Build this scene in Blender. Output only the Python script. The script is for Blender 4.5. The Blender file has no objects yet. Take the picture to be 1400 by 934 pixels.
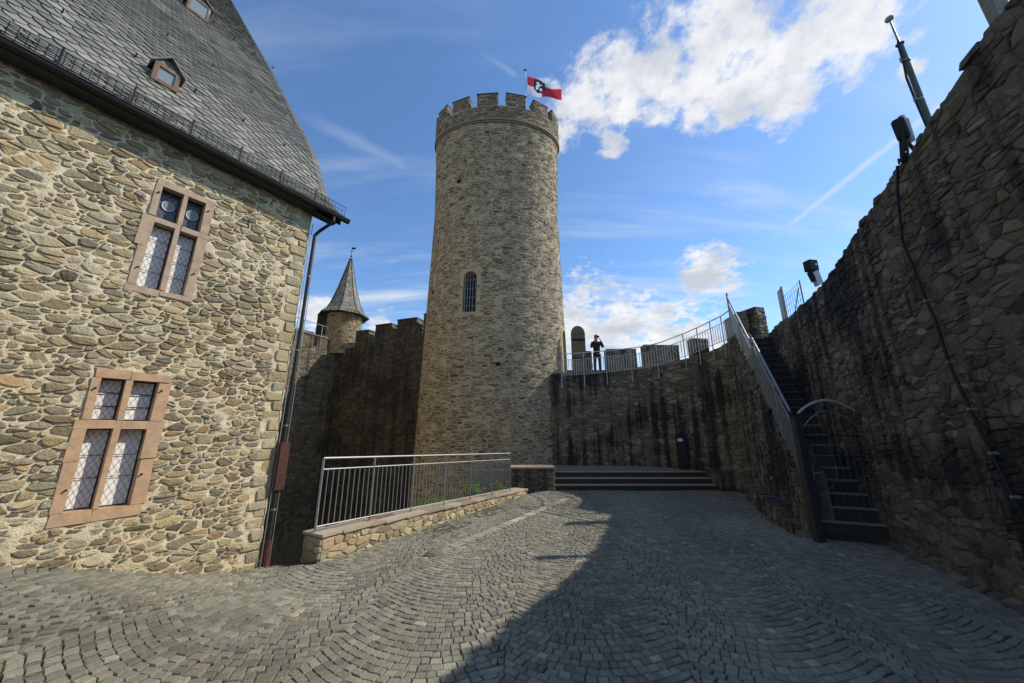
import bpy, math, random
import numpy as np
from math import sin, cos, pi, radians, sqrt, atan2, hypot, floor, exp, tan, tau
from mathutils import Vector, Matrix, noise as mn

# ---------------------------------------------------------------- camera, sky, sun
F_PX, PITCH = 490.0, radians(14.3)
EYE = 1.85                      # the eye stands at the origin, courtyard 1.85 m below
sc = bpy.context.scene
C = sc.collection
cam = bpy.data.cameras.new('camera'); camo = bpy.data.objects.new('camera', cam); C.objects.link(camo)
cam.sensor_width = 36.0; cam.lens = 36.0 * F_PX / 1400.0
cam.clip_start = 0.05; cam.clip_end = 6000
camo.location = (0, 0, 0); camo.rotation_euler = (pi / 2 + PITCH, 0, 0)
sc.camera = camo
sc.render.resolution_x = 1024; sc.render.resolution_y = 683
sc.view_settings.view_transform = 'Standard'; sc.view_settings.look = 'None'
sc.view_settings.exposure = 0.12; sc.view_settings.gamma = 1.0

def ray(x, y):
    r = (x - 700) / F_PX; u = (467 - y) / F_PX
    return Vector((r, cos(PITCH) - u * sin(PITCH), sin(PITCH) + u * cos(PITCH)))
def proj(p):
    f = p[1] * cos(PITCH) + p[2] * sin(PITCH)
    if f < .05: return None
    u = -p[1] * sin(PITCH) + p[2] * cos(PITCH)
    return (700 + F_PX * p[0] / f, 467 - F_PX * u / f)

SUN_AZ, SUN_EL = radians(79), radians(41.3)
sund = bpy.data.lights.new('sun', 'SUN'); sund.energy = 4.3; sund.angle = radians(0.6); sund.color = (1.0, .93, .80)
suno = bpy.data.objects.new('sun', sund); C.objects.link(suno)
sv = Vector((sin(SUN_AZ) * cos(SUN_EL), cos(SUN_AZ) * cos(SUN_EL), sin(SUN_EL)))
suno.rotation_euler = sv.to_track_quat('Z', 'Y').to_euler(); suno.location = sv * 60

class NT:
    """small node-tree helper"""
    def __init__(s, tree): s.t = tree; s.n = tree.nodes; s.l = tree.links
    def add(s, kind, **kw):
        nd = s.n.new(kind)
        for k, v in kw.items(): setattr(nd, k, v)
        return nd
    def put(s, sock, v):
        if isinstance(v, bpy.types.NodeSocket): s.l.new(v, sock)
        else: sock.default_value = v
    def math(s, op, a, b=0.0, clamp=False):
        nd = s.add('ShaderNodeMath', operation=op); nd.use_clamp = clamp
        s.put(nd.inputs[0], a); s.put(nd.inputs[1], b); return nd.outputs[0]
    def vmath(s, op, a, b=None):
        nd = s.add('ShaderNodeVectorMath', operation=op); s.put(nd.inputs[0], a)
        if b is not None: s.put(nd.inputs[1], b)
        return nd
    def mix(s, f, a, b, blend='MIX'):
        nd = s.add('ShaderNodeMix', data_type='RGBA', blend_type=blend)
        s.put(nd.inputs[0], f); s.put(nd.inputs[6], a); s.put(nd.inputs[7], b); return nd.outputs[2]
    def noise(s, vec, scale, detail=4, rough=.55, typ='FBM'):
        nd = s.add('ShaderNodeTexNoise'); s.put(nd.inputs['Vector'], vec)
        nd.inputs['Scale'].default_value = scale; nd.inputs['Detail'].default_value = detail
        nd.inputs['Roughness'].default_value = rough; return nd.outputs['Fac']
    def scale(s, vec, v):
        nd = s.add('ShaderNodeMapping'); s.put(nd.inputs['Vector'], vec); nd.inputs['Scale'].default_value = v; return nd.outputs[0]
    def smooth(s, v, a, b, lo=0.0, hi=1.0):
        nd = s.add('ShaderNodeMapRange', interpolation_type='SMOOTHSTEP'); s.put(nd.inputs[0], v)
        nd.inputs[1].default_value = a; nd.inputs[2].default_value = b
        nd.inputs[3].default_value = lo; nd.inputs[4].default_value = hi; return nd.outputs[0]
    def ramp(s, v, stops):
        nd = s.add('ShaderNodeValToRGB'); s.put(nd.inputs[0], v); e = nd.color_ramp.elements
        while len(e) < len(stops): e.new(.5)
        for i, (p, c) in enumerate(stops): e[i].position = p; e[i].color = (*c, 1)
        return nd.outputs[0]

def build_world():
    w = bpy.data.worlds.new('World'); sc.world = w; w.use_nodes = True
    t = NT(w.node_tree); w.node_tree.nodes.clear()
    out = t.add('ShaderNodeOutputWorld'); bg = t.add('ShaderNodeBackground')
    sky = t.add('ShaderNodeTexSky', sky_type='NISHITA'); sky.sun_disc = False
    sky.sun_elevation = SUN_EL; sky.sun_rotation = SUN_AZ
    sky.altitude = 300; sky.air_density = 1.0; sky.dust_density = .3; sky.ozone_density = 2.2
    bg.inputs['Strength'].default_value = 0.15
    tc = t.add('ShaderNodeTexCoord'); d = t.vmath('NORMALIZE', tc.outputs['Generated']).outputs[0]
    sep = t.add('ShaderNodeSeparateXYZ'); t.l.new(d, sep.inputs[0])
    zz = t.math('MAXIMUM', t.math('ADD', sep.outputs[2], .25), .05)
    cp = t.vmath('DIVIDE', d); cb = t.add('ShaderNodeCombineXYZ')
    for i in range(3): t.l.new(zz, cb.inputs[i])
    t.l.new(cb.outputs[0], cp.inputs[1]); flat = cp.outputs[0]       # a flat cloud layer seen in perspective
    # cumulus: soft lobes at fixed directions, torn by fractal noise
    lobes = [(790, 138, 48), (850, 112, 66), (905, 95, 70), (960, 95, 80), (1030, 62, 90), (1095, 60, 92), (1075, 128, 52), (1150, 22, 80), (1195, 40, 52),
             (1000, 120, 50), (770, 180, 34), (838, 204, 26), (975, 378, 44), (952, 388, 30), (798, 452, 80), (850, 450, 72), (905, 460, 70), (946, 462, 48),
             (431, 430, 40), (520, 446, 26), (1010, 14, 40), (1165, 96, 34), (1240, 96, 16)]
    mask = None
    for (px, py, r) in lobes:
        v = ray(px, py); cosd = cos(PITCH) * v[1] + sin(PITCH) * v[2]
        rad = r / F_PX * (1.0 / v.length)
        v.normalize()
        dist = t.vmath('DISTANCE', d, tuple(v)).outputs['Value']
        m = t.math('SUBTRACT', 1.0, t.math('DIVIDE', dist, rad))
        mask = m if mask is None else t.math('MAXIMUM', mask, m)
    n1 = t.noise(flat, 5.5, 9, .60); n2 = t.noise(flat, 22.0, 6, .62)
    nn = t.math('ADD', t.math('MULTIPLY', t.math('SUBTRACT', n1, .5), 3.0), t.math('MULTIPLY', t.math('SUBTRACT', n2, .5), 1.3))
    den = t.smooth(t.math('ADD', t.math('MULTIPLY', t.math('MAXIMUM', mask, -1.5), 1.15), nn), .02, .85)
    # unseen clouds behind the camera, thickened to add white fill light
    other = t.math('MULTIPLY', t.smooth(t.noise(flat, 1.7, 9, .6), .50, .66), t.smooth(sep.outputs[1], .0, -.35))
    den = t.math('MAXIMUM', den, other)
    # cirrus: stretched veils
    rot = t.add('ShaderNodeMapping'); t.l.new(flat, rot.inputs[0]); rot.inputs['Rotation'].default_value = (0, 0, radians(28)); rot.inputs['Scale'].default_value = (1.3, 5.5, 1.0)
    ci = t.smooth(t.noise(rot.outputs[0], 1.15, 8, .58), .47, .80)
    rot2 = t.add('ShaderNodeMapping'); t.l.new(flat, rot2.inputs[0]); rot2.inputs['Rotation'].default_value = (0, 0, radians(-35)); rot2.inputs['Scale'].default_value = (1.0, 7.0, 1.0)
    ci2 = t.smooth(t.noise(rot2.outputs[0], .9, 7, .55), .53, .80)
    low = t.smooth(sep.outputs[2], .80, .25, .18, 1.0)
    cir = t.math('MULTIPLY', t.math('ADD', t.math('MULTIPLY', ci, .95), t.math('MULTIPLY', ci2, .8)), low)
    # contrails: thin bands along great circles
    def trail(a, b, wd, amt):
        va, vb = ray(*a).normalized(), ray(*b).normalized(); n = va.cross(vb).normalized()
        along = n.cross(va).normalized(); L = vb.dot(along)
        off = t.math('ABSOLUTE', t.math('ADD', t.vmath('DOT_PRODUCT', d, tuple(n)).outputs['Value'], t.math('MULTIPLY', t.math('SUBTRACT', n2, .5), wd * 1.5)))
        s = t.vmath('DOT_PRODUCT', d, tuple(along)).outputs['Value']
        w_ = t.smooth(off, wd * 1.6, wd * .1)
        e = t.math('MULTIPLY', t.smooth(s, -.01, .12), t.smooth(s, L, L * .8))
        return t.math('MULTIPLY', t.math('MULTIPLY', w_, e), amt)
    tr = t.math('MAXIMUM', trail((1040, 340), (1390, 60), .0058, .72), trail((400, 150), (575, 238), .014, .22))
    tr = t.math('MAXIMUM', tr, trail((640, 60), (712, 108), .006, .22))
    veil = t.math('MAXIMUM', cir, tr)
    shade = t.smooth(t.noise(t.vmath('ADD', flat, (0.03, -.02, 0.0)).outputs[0], 6.0, 8, .6), .30, .68)
    ccol = t.mix(shade, (3.6, 3.85, 4.3, 1), (6.1, 6.1, 6.15, 1))
    deep = t.mix(1.0, sky.outputs[0], (.90, 1.12, 1.31, 1), 'MULTIPLY')
    col = t.mix(t.math('MULTIPLY', veil, .8), deep, (4.2, 4.75, 5.5, 1))
    col = t.mix(t.math('MULTIPLY', den, .97), col, ccol)
    t.l.new(col, bg.inputs['Color']); t.l.new(bg.outputs[0], out.inputs[0])
build_world()

# ---------------------------------------------------------------- materials
def newmat(name):
    m = bpy.data.materials.new(name); m.use_nodes = True; t = NT(m.node_tree)
    return m, t, t.n['Principled BSDF']
def setb(t, b, col=None, rough=None, metal=None, bump=None, bs=.5, bd=.02):
    if col is not None: t.put(b.inputs['Base Color'], col)
    if rough is not None: t.put(b.inputs['Roughness'], rough)
    if metal is not None: b.inputs['Metallic'].default_value = metal
    if bump is not None:
        bn = t.add('ShaderNodeBump'); bn.inputs['Strength'].default_value = bs; bn.inputs['Distance'].default_value = bd
        t.l.new(bump, bn.inputs['Height']); t.l.new(bn.outputs[0], b.inputs['Normal'])
def wpos(t): return t.add('ShaderNodeNewGeometry').outputs['Position']
def stain_node(t, p, amt, a=.47, b=.66, sc_=(2.8, 2.8, .10)):
    n = t.noise(t.scale(p, sc_), 1.5, 6, .65); n2 = t.noise(p, .55, 4, .6)
    return t.math('MULTIPLY', t.smooth(t.math('ADD', t.math('MULTIPLY', n, .50), t.math('MULTIPLY', n2, .52)), a, b), amt)

def stone_mat(name, pal, vmin=.65, vmax=1.3, stain=0.0, moss=0.0, sa=.47, sb=.66, grain=.35, bs=.6, lichen=0.0, rough=.88):
    m, t, b = newmat(name); at = t.add('ShaderNodeAttribute', attribute_name='tint')
    sp = t.add('ShaderNodeSeparateColor'); t.l.new(at.outputs['Color'], sp.inputs[0])
    p = wpos(t)
    col = t.ramp(sp.outputs[0], [(i / (len(pal) - 1), c) for i, c in enumerate(pal)])
    n = t.noise(p, 9, 8, .68); n2 = t.noise(p, 42, 4, .6)
    val = t.math('ADD', vmin, t.math('MULTIPLY', sp.outputs[1], vmax - vmin))
    val = t.math('MULTIPLY', val, t.math('ADD', 1 - grain, t.math('MULTIPLY', t.math('ADD', n, n2), grain)))
    cb = t.add('ShaderNodeCombineColor')
    for i in range(3): t.l.new(val, cb.inputs[i])
    col = t.mix(1.0, col, cb.outputs[0], 'MULTIPLY')
    if lichen: col = t.mix(t.math('MULTIPLY', t.smooth(t.noise(p, 3.3, 6, .7), .55, .72), lichen), col, (.42, .37, .25, 1))
    if moss: col = t.mix(t.math('MULTIPLY', t.smooth(t.noise(p, 2.1, 5, .7), .52, .68), moss), col, (.075, .085, .035, 1))
    if stain: col = t.mix(stain_node(t, p, stain, sa, sb), col, (.014, .013, .012, 1))
    setb(t, b, col, rough, bump=t.math('ADD', n, t.math('MULTIPLY', n2, .5)), bs=bs, bd=.05 if bs >= 1 else .025)
    return m
def mortar_mat(name, c1, c2, stain=0.0, sa=.47, sb=.66, bs=.7):
    m, t, b = newmat(name); p = wpos(t); n = t.noise(p, 7, 8, .7); n3 = t.noise(p, 55, 4, .6)
    col = t.mix(t.smooth(n, .3, .7), (*c1, 1), (*c2, 1))
    if stain: col = t.mix(stain_node(t, p, stain, sa, sb), col, (.012, .011, .010, 1))
    setb(t, b, col, .95, bump=t.math('ADD', n, t.math('MULTIPLY', n3, .6)), bs=bs, bd=.03)
    return m
def plain_mat(name, col, rough=.6, metal=0.0, var=.25, sc_=14, bs=.15, dirt=None):
    m, t, b = newmat(name); p = wpos(t); n = t.noise(p, sc_, 6, .65)
    c = t.mix(t.smooth(n, .25, .75), tuple(x * (1 - var) for x in col) + (1,), tuple(min(1, x * (1 + var)) for x in col) + (1,))
    if dirt: c = t.mix(t.smooth(t.noise(p, 3, 6, .7), .5, .75), c, (*dirt, 1))
    setb(t, b, c, t.smooth(n, 0, 1, rough * .8, min(1, rough * 1.2)), metal, n, bs, .01)
    return m

M = {}
M['hall_stone'] = stone_mat('hall_stone', [(.355, .285, .155), (.41, .335, .19), (.30, .245, .15), (.38, .275, .13), (.45, .38, .235), (.32, .275, .19), (.18, .14, .08), (.39, .295, .155), (.40, .33, .195), (.37, .24, .12), (.26, .235, .17), (.43, .36, .22)], .58, 1.2, grain=.6, lichen=.3, bs=.9)
M['hall_mortar'] = mortar_mat('hall_mortar', (.53, .44, .275), (.66, .565, .385))
M['tower_stone'] = stone_mat('tower_stone', [(.275, .21, .13), (.335, .265, .165), (.21, .163, .10), (.30, .225, .13), (.095, .073, .047), (.35, .28, .175), (.17, .13, .083)], .62, 1.15, stain=.5, sa=.58, sb=.78, grain=.45, bs=.9)
M['tower_mortar'] = mortar_mat('tower_mortar', (.38, .30, .19), (.48, .39, .25), stain=.35, sa=.56, sb=.76)
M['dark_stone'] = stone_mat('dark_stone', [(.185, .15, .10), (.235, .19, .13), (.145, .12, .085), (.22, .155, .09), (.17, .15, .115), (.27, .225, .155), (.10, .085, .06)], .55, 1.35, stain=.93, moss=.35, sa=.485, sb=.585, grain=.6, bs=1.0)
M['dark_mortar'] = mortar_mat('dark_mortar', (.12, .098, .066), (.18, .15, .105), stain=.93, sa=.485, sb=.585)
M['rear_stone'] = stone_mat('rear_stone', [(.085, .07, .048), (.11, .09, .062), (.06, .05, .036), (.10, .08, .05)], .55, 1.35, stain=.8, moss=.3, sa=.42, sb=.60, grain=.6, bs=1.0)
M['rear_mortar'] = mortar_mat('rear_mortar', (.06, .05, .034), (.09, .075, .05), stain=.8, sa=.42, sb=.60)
M['curtain_stone'] = stone_mat('curtain_stone', [(.16, .14, .10), (.20, .17, .12), (.13, .115, .09), (.17, .135, .085), (.24, .20, .135)], .55, 1.3, stain=.85, moss=.3, sa=.50, sb=.68, grain=.6, bs=1.0)
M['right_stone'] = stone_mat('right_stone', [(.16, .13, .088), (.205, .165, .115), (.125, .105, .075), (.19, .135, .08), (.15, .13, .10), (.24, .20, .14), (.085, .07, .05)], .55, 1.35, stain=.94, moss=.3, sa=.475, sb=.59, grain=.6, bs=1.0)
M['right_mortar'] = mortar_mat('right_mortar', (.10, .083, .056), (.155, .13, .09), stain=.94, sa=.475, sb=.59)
M['curtain_mortar'] = mortar_mat('curtain_mortar', (.13, .11, .08), (.21, .18, .125), stain=.85, sa=.50, sb=.68)
M['lowwall_stone'] = stone_mat('lowwall_stone', [(.36, .29, .16), (.42, .34, .20), (.30, .235, .13), (.36, .25, .14), (.46, .39, .25), (.22, .175, .11)], .65, 1.25, grain=.5, lichen=.3)
M['lowwall_mortar'] = mortar_mat('lowwall_mortar', (.30, .25, .17), (.42, .36, .25))
M['cap_stone'] = stone_mat('cap_stone', [(.32, .27, .19), (.36, .28, .19), (.30, .26, .19), (.40, .34, .25), (.33, .19, .12)], .75, 1.15, grain=.5)
M['cobble'] = stone_mat('cobble', [(.205, .192, .14), (.24, .225, .165), (.16, .152, .115), (.21, .19, .132), (.26, .243, .18), (.18, .172, .135), (.235, .19, .135), (.36, .335, .25)], .62, 1.28, grain=.6, bs=.8)
M['joint'] = mortar_mat('joint', (.048, .048, .030), (.085, .082, .052))
M['sandstone'] = plain_mat('sandstone', (.45, .285, .165), .85, var=.20, sc_=9, bs=.5, dirt=(.36, .26, .18))
M['sandstone_pale'] = plain_mat('sandstone_pale', (.38, .28, .19), .85, var=.22, sc_=9, bs=.5, dirt=(.38, .22, .15))
M['slate'] = stone_mat('slate', [(.18, .175, .15), (.225, .215, .18), (.145, .14, .125), (.26, .25, .205), (.19, .18, .145)], .72, 1.3, grain=.4, bs=.3, rough=.5)
M['slate_under'] = plain_mat('slate_under', (.04, .04, .042), .8)
M['black_wood'] = plain_mat('black_wood', (.018, .015, .013), .8)
M['brown_wood'] = plain_mat('brown_wood', (.15, .085, .05), .75, var=.35, sc_=20, dirt=(.42, .36, .29))
M['door_wood'] = plain_mat('door_wood', (.15, .098, .05), .7, var=.35, sc_=12)
M['gutter'] = plain_mat('gutter', (.018, .016, .014), .7, .1)
M['brown_metal'] = plain_mat('brown_metal', (.085, .035, .025), .5, .2)
M['red_metal'] = plain_mat('red_metal', (.10, .026, .018), .6, .1)
M['steel'] = plain_mat('steel', (.27, .275, .28), .55, .5, var=.15)
M['galv'] = plain_mat('galv', (.24, .24, .23), .5, .4, var=.25)
M['galv_bright'] = plain_mat('galv_bright', (.40, .40, .38), .6, .2, var=.2)
M['dark_metal'] = plain_mat('dark_metal', (.07, .072, .075), .45, .6)
M['iron'] = plain_mat('iron', (.012, .012, .012), .5, .6)
M['black_plastic'] = plain_mat('black_plastic', (.006, .006, .007), .75)
M['green_pole'] = plain_mat('green_pole', (.085, .10, .078), .5, .2)
M['white_plate'] = plain_mat('white_plate', (.62, .63, .62), .5)
M['grey_plate'] = plain_mat('grey_plate', (.34, .35, .35), .5)
M['lead'] = plain_mat('lead', (.03, .03, .032), .5, .5)
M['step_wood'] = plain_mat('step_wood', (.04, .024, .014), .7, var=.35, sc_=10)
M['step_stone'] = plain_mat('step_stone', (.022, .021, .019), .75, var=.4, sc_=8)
M['shaded_tread'] = plain_mat('shaded_tread', (.055, .053, .048), .6, var=.35, sc_=8)  # upper treads: same stone, with the flight's shade put into the colour
M['lit_tread'] = plain_mat('lit_tread', (.15, .145, .135), .5, var=.35, sc_=8)  # lower treads: same stone, painted paler as if better lit
M['nosing'] = plain_mat('nosing', (.42, .34, .25), .5)
M['paving'] = plain_mat('paving', (.22, .195, .14), .85, var=.25, sc_=6, bs=.6)
M['earth'] = plain_mat('earth', (.06, .055, .035), .95, var=.4, sc_=2, bs=.6)
M['leaf'] = stone_mat('leaf', [(.09, .16, .025), (.13, .22, .04), (.06, .11, .02), (.17, .23, .05)], .7, 1.3, grain=.3)
M['pole_white'] = plain_mat('pole_white', (.55, .57, .60), .4)
M['skin'] = plain_mat('skin', (.48, .20, .15), .6, var=.08)
M['hair'] = plain_mat('hair', (.30, .035, .03), .8)
M['jacket'] = plain_mat('jacket', (.012, .013, .017), .85)
M['trousers'] = plain_mat('trousers', (.010, .011, .014), .85)
M['lens_white'] = plain_mat('lens_white', (.8, .8, .8), .2)

def pane_mat(name, col, rough):
    m, t, b = newmat(name); p = wpos(t); n = t.noise(p, 16, 3, .5)
    setb(t, b, t.mix(n, tuple(c * .85 for c in col) + (1,), (*col, 1)), rough, bump=n, bs=.25, bd=.01)
    b.inputs['Specular IOR Level'].default_value = .35
    return m
M['pane_white'] = pane_mat('pane_white', (.86, .84, .80), .6)
M['pane_dark'] = pane_mat('pane_dark', (.10, .11, .125), .12)
M['pane_sky'] = pane_mat('pane_sky', (.22, .26, .29), .10)

# ---------------------------------------------------------------- object helpers
def mesh_obj(name, verts, faces, mat, parent=None, tints=None, smooth=False, kind=None):
    me = bpy.data.meshes.new(name); me.from_pydata([tuple(v) for v in verts], [], faces)
    if mat is not None: me.materials.append(mat)
    if tints is not None:
        a = me.attributes.new('tint', 'FLOAT_COLOR', 'POINT')
        a.data.foreach_set('color', np.asarray(tints, dtype=np.float32).reshape(-1, 4).ravel())
    if smooth:
        me.polygons.foreach_set('use_smooth', [True] * len(me.polygons))
    o = bpy.data.objects.new(name, me); C.objects.link(o)
    if parent is not None: o.parent = parent
    if kind: o['kind'] = kind
    return o
def thing(name, label, cat, group=None):
    o = bpy.data.objects.new(name, None); C.objects.link(o); o.empty_display_size = .2
    o['label'] = label; o['category'] = cat
    if group: o['group'] = group
    return o
def tag(o, label, cat, group=None):
    o['label'] = label; o['category'] = cat
    if group: o['group'] = group
    return o

class MB:
    def __init__(s): s.v = []; s.f = []; s.t = []; s.cur = (.5, .5, .5, 1)
    def add(s, vs, fs):
        n = len(s.v); s.v += [tuple(v) for v in vs]; s.f += [tuple(i + n for i in f) for f in fs]; s.t += [s.cur] * len(vs); return s
    def hexa(s, p):   # 8 points: bottom ring 0-3, top ring 4-7
        return s.add(p, [(3, 2, 1, 0), (4, 5, 6, 7), (0, 1, 5, 4), (1, 2, 6, 5), (2, 3, 7, 6), (3, 0, 4, 7)])
    def box(s, o, ax, ay, az):   # origin and three edge vectors
        o, ax, ay, az = Vector(o), Vector(ax), Vector(ay), Vector(az)
        if ax.cross(ay).dot(az) < 0: ax, ay = ay, ax
        return s.hexa([o, o + ax, o + ax + ay, o + ay, o + az, o + ax + az, o + ax + ay + az, o + ay + az])
    def rod(s, a, b, r, n=6, r2=None):
        return s.tube([a, b], r, n, r2=r2)
    def tube(s, pts, r, n=6, r2=None, cap=True):
        pts = [Vector(p) for p in pts]; k = len(pts); rings = []; up = None
        for i, p in enumerate(pts):
            d = (pts[min(i + 1, k - 1)] - pts[max(i - 1, 0)]).normalized()
            if up is None: up = Vector((0, 0, 1)) if abs(d.z) < .9 else Vector((0, 1, 0))
            x = d.cross(up).normalized(); y = x.cross(d).normalized(); up = y
            rr = r if r2 is None else r + (r2 - r) * i / (k - 1)
            rings.append([p + (x * cos(tau * j / n) + y * sin(tau * j / n)) * rr for j in range(n)])
        vs = [v for rg in rings for v in rg]; fs = []
        for i in range(k - 1):
            for j in range(n):
                a, b2 = i * n + j, i * n + (j + 1) % n; fs.append((a, b2, b2 + n, a + n))
        if cap: fs += [tuple(range(n))[::-1], tuple(range((k - 1) * n, k * n))]
        return s.add(vs, fs)
    def lathe(s, c, prof, n=16):
        vs = []; fs = []
        for (r, z) in prof:
            for j in range(n): vs.append((c[0] + r * cos(tau * j / n), c[1] + r * sin(tau * j / n), c[2] + z))
        for i in range(len(prof) - 1):
            for j in range(n): fs.append((i * n + j, i * n + (j + 1) % n, (i + 1) * n + (j + 1) % n, (i + 1) * n + j))
        fs.append(tuple(range(n))[::-1]); fs.append(tuple(range((len(prof) - 1) * n, len(prof) * n)))
        return s.add(vs, fs)
    def build(s, name, mat, parent=None, kind=None, tint=False, smooth=False):
        return mesh_obj(name, s.v, s.f, mat, parent, s.t if tint else None, smooth, kind)

# ---------------------------------------------------------------- rubble masonry
def clip(poly, a, b, c):          # keep a*x + b*y <= c
    out = []; n = len(poly)
    for i in range(n):
        p, q = poly[i], poly[(i + 1) % n]
        dp, dq = a * p[0] + b * p[1] - c, a * q[0] + b * q[1] - c
        if dp <= 0: out.append(p)
        if (dp < 0 < dq) or (dq < 0 < dp):
            k = dp / (dp - dq); out.append((p[0] + (q[0] - p[0]) * k, p[1] + (q[1] - p[1]) * k))
    return out
NB = sorted([(i, j) for i in range(-2, 3) for j in range(-2, 3) if (i, j) != (0, 0)], key=lambda q: q[0] ** 2 + q[1] ** 2)
def cells(u0, u1, v0, v1, su, sv_, seed, drop=.14, wmax=.35, jit=.36):
    """power diagram of a jittered, thinned brick lattice: rubble stones of mixed sizes"""
    R = random.Random(seed); g = {}
    nx, ny = int((u1 - u0) / su) + 2, int((v1 - v0) / sv_) + 2
    for j in range(-2, ny + 3):
        sh = R.random() * .6
        for i in range(-3, nx + 4):
            if R.random() < drop: continue
            g[(i, j)] = (i + .5 * (j % 2) + sh * .3 + R.uniform(-jit, jit), j + R.uniform(-jit, jit) * .85, R.random() ** 2 * wmax)
    res = []
    for (i, j), (x, y, w) in g.items():
        if not (-.5 <= x <= nx + .5 and -.5 <= y <= ny + .5): continue
        P = [(x - 1.5, y - 1.3), (x + 1.5, y - 1.3), (x + 1.5, y + 1.3), (x - 1.5, y + 1.3)]
        for di, dj in NB:
            q = g.get((i + di, j + dj))
            if q is None: continue
            ax, ay = 2 * (q[0] - x), 2 * (q[1] - y)
            P = clip(P, ax, ay, q[0] ** 2 + q[1] ** 2 - q[2] - x * x - y * y + w)
            if len(P) < 3: break
        if len(P) < 3: continue
        P = [(u0 + p[0] * su, v0 + p[1] * sv_) for p in P]
        P = clip(clip(P, -1, 0, -u0), 1, 0, u1)
        if len(P) >= 3: P = clip(P, 0, -1, -v0)
        if len(P) >= 3: res.append(P)
    return res
def area2(P): return abs(sum(P[i][0] * P[(i + 1) % len(P)][1] - P[(i + 1) % len(P)][0] * P[i][1] for i in range(len(P)))) / 2
def cent(P): return (sum(p[0] for p in P) / len(P), sum(p[1] for p in P) / len(P))

def stone_geo(P, S, gap, h, R, lod=1, base=-.03, rnd=.0):
    cx, cy = cent(P)
    Q = []
    for p in P:
        L = hypot(p[0] - cx, p[1] - cy)
        if L < 1e-4: continue
        k = max(.45, 1 - gap * R.uniform(.5, 1.6) / L); Q.append((cx + (p[0] - cx) * k, cy + (p[1] - cy) * k))
    # drop near-duplicate points
    Q = [Q[i] for i in range(len(Q)) if hypot(Q[i][0] - Q[i - 1][0], Q[i][1] - Q[i - 1][1]) > gap * .8]
    if len(Q) < 3: return None
    if lod >= 1:
        N = []
        for i in range(len(Q)):
            p, q = Q[i], Q[(i + 1) % len(Q)]; a = R.uniform(.04 + rnd, .24 + rnd * .6); b = 1 - R.uniform(.04 + rnd, .24 + rnd * .6)
            for k in (a, b):
                x, y = p[0] + (q[0] - p[0]) * k, p[1] + (q[1] - p[1]) * k; j = 1 + R.uniform(-.07, .05)
                N.append((cx + (x - cx) * j, cy + (y - cy) * j))
        Q = N
    n = len(Q); hh = h * R.uniform(.55, 1.45); tx, ty = R.uniform(-.35, .35) * h, R.uniform(-.4, .4) * h
    ru = max(abs(q[0] - cx) for q in Q); rv = max(abs(q[1] - cy) for q in Q)
    vs = []; fs = []
    def ring(k, f):
        for q in Q:
            du, dv = (q[0] - cx), (q[1] - cy); d = f(du / ru, dv / rv)
            vs.append(S(cx + du * k, cy + dv * k, d))
    ring(1.0, lambda a, b: base)
    ring(.97, lambda a, b: hh * .55 + tx * a + ty * b)
    if lod >= 1: ring(.82, lambda a, b: hh * R.uniform(.78, 1.12) + tx * a * .8 + ty * b * .8)
    k = 2 if lod >= 1 else 1
    vs.append(S(cx, cy, hh * (1.05 if lod >= 1 else .95)))
    for r in range(k):
        for i in range(n): fs.append((r * n + i, r * n + (i + 1) % n, (r + 1) * n + (i + 1) % n, (r + 1) * n + i))
    for i in range(n): fs.append((k * n + i, k * n + (i + 1) % n, (k + 1) * n))
    return vs, fs
def screen_area(vs):
    pts = [proj(v) for v in vs]
    if any(p is None for p in pts): return 0
    c = (sum(p[0] for p in pts) / len(pts), sum(p[1] for p in pts) / len(pts))
    if not (-5 < c[0] < 1405 and -5 < c[1] < 939): return 0
    return area2(pts)

def lay(pieces, name, stuffname, mat, parent, limit=290):
    """pieces: (screen area, verts, faces, tint). The largest in view become parts, the rest one joined part."""
    pieces.sort(key=lambda q: -q[0])
    rest = MB()
    for i, (a, vs, fs, ti) in enumerate(pieces):
        if i < limit and a > 6: mesh_obj(name, vs, fs, mat, parent, [ti] * len(vs))
        else: rest.cur = ti; rest.add(vs, fs)
    if rest.v: rest.build(stuffname, mat, parent, kind='stuff', tint=True)

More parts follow.
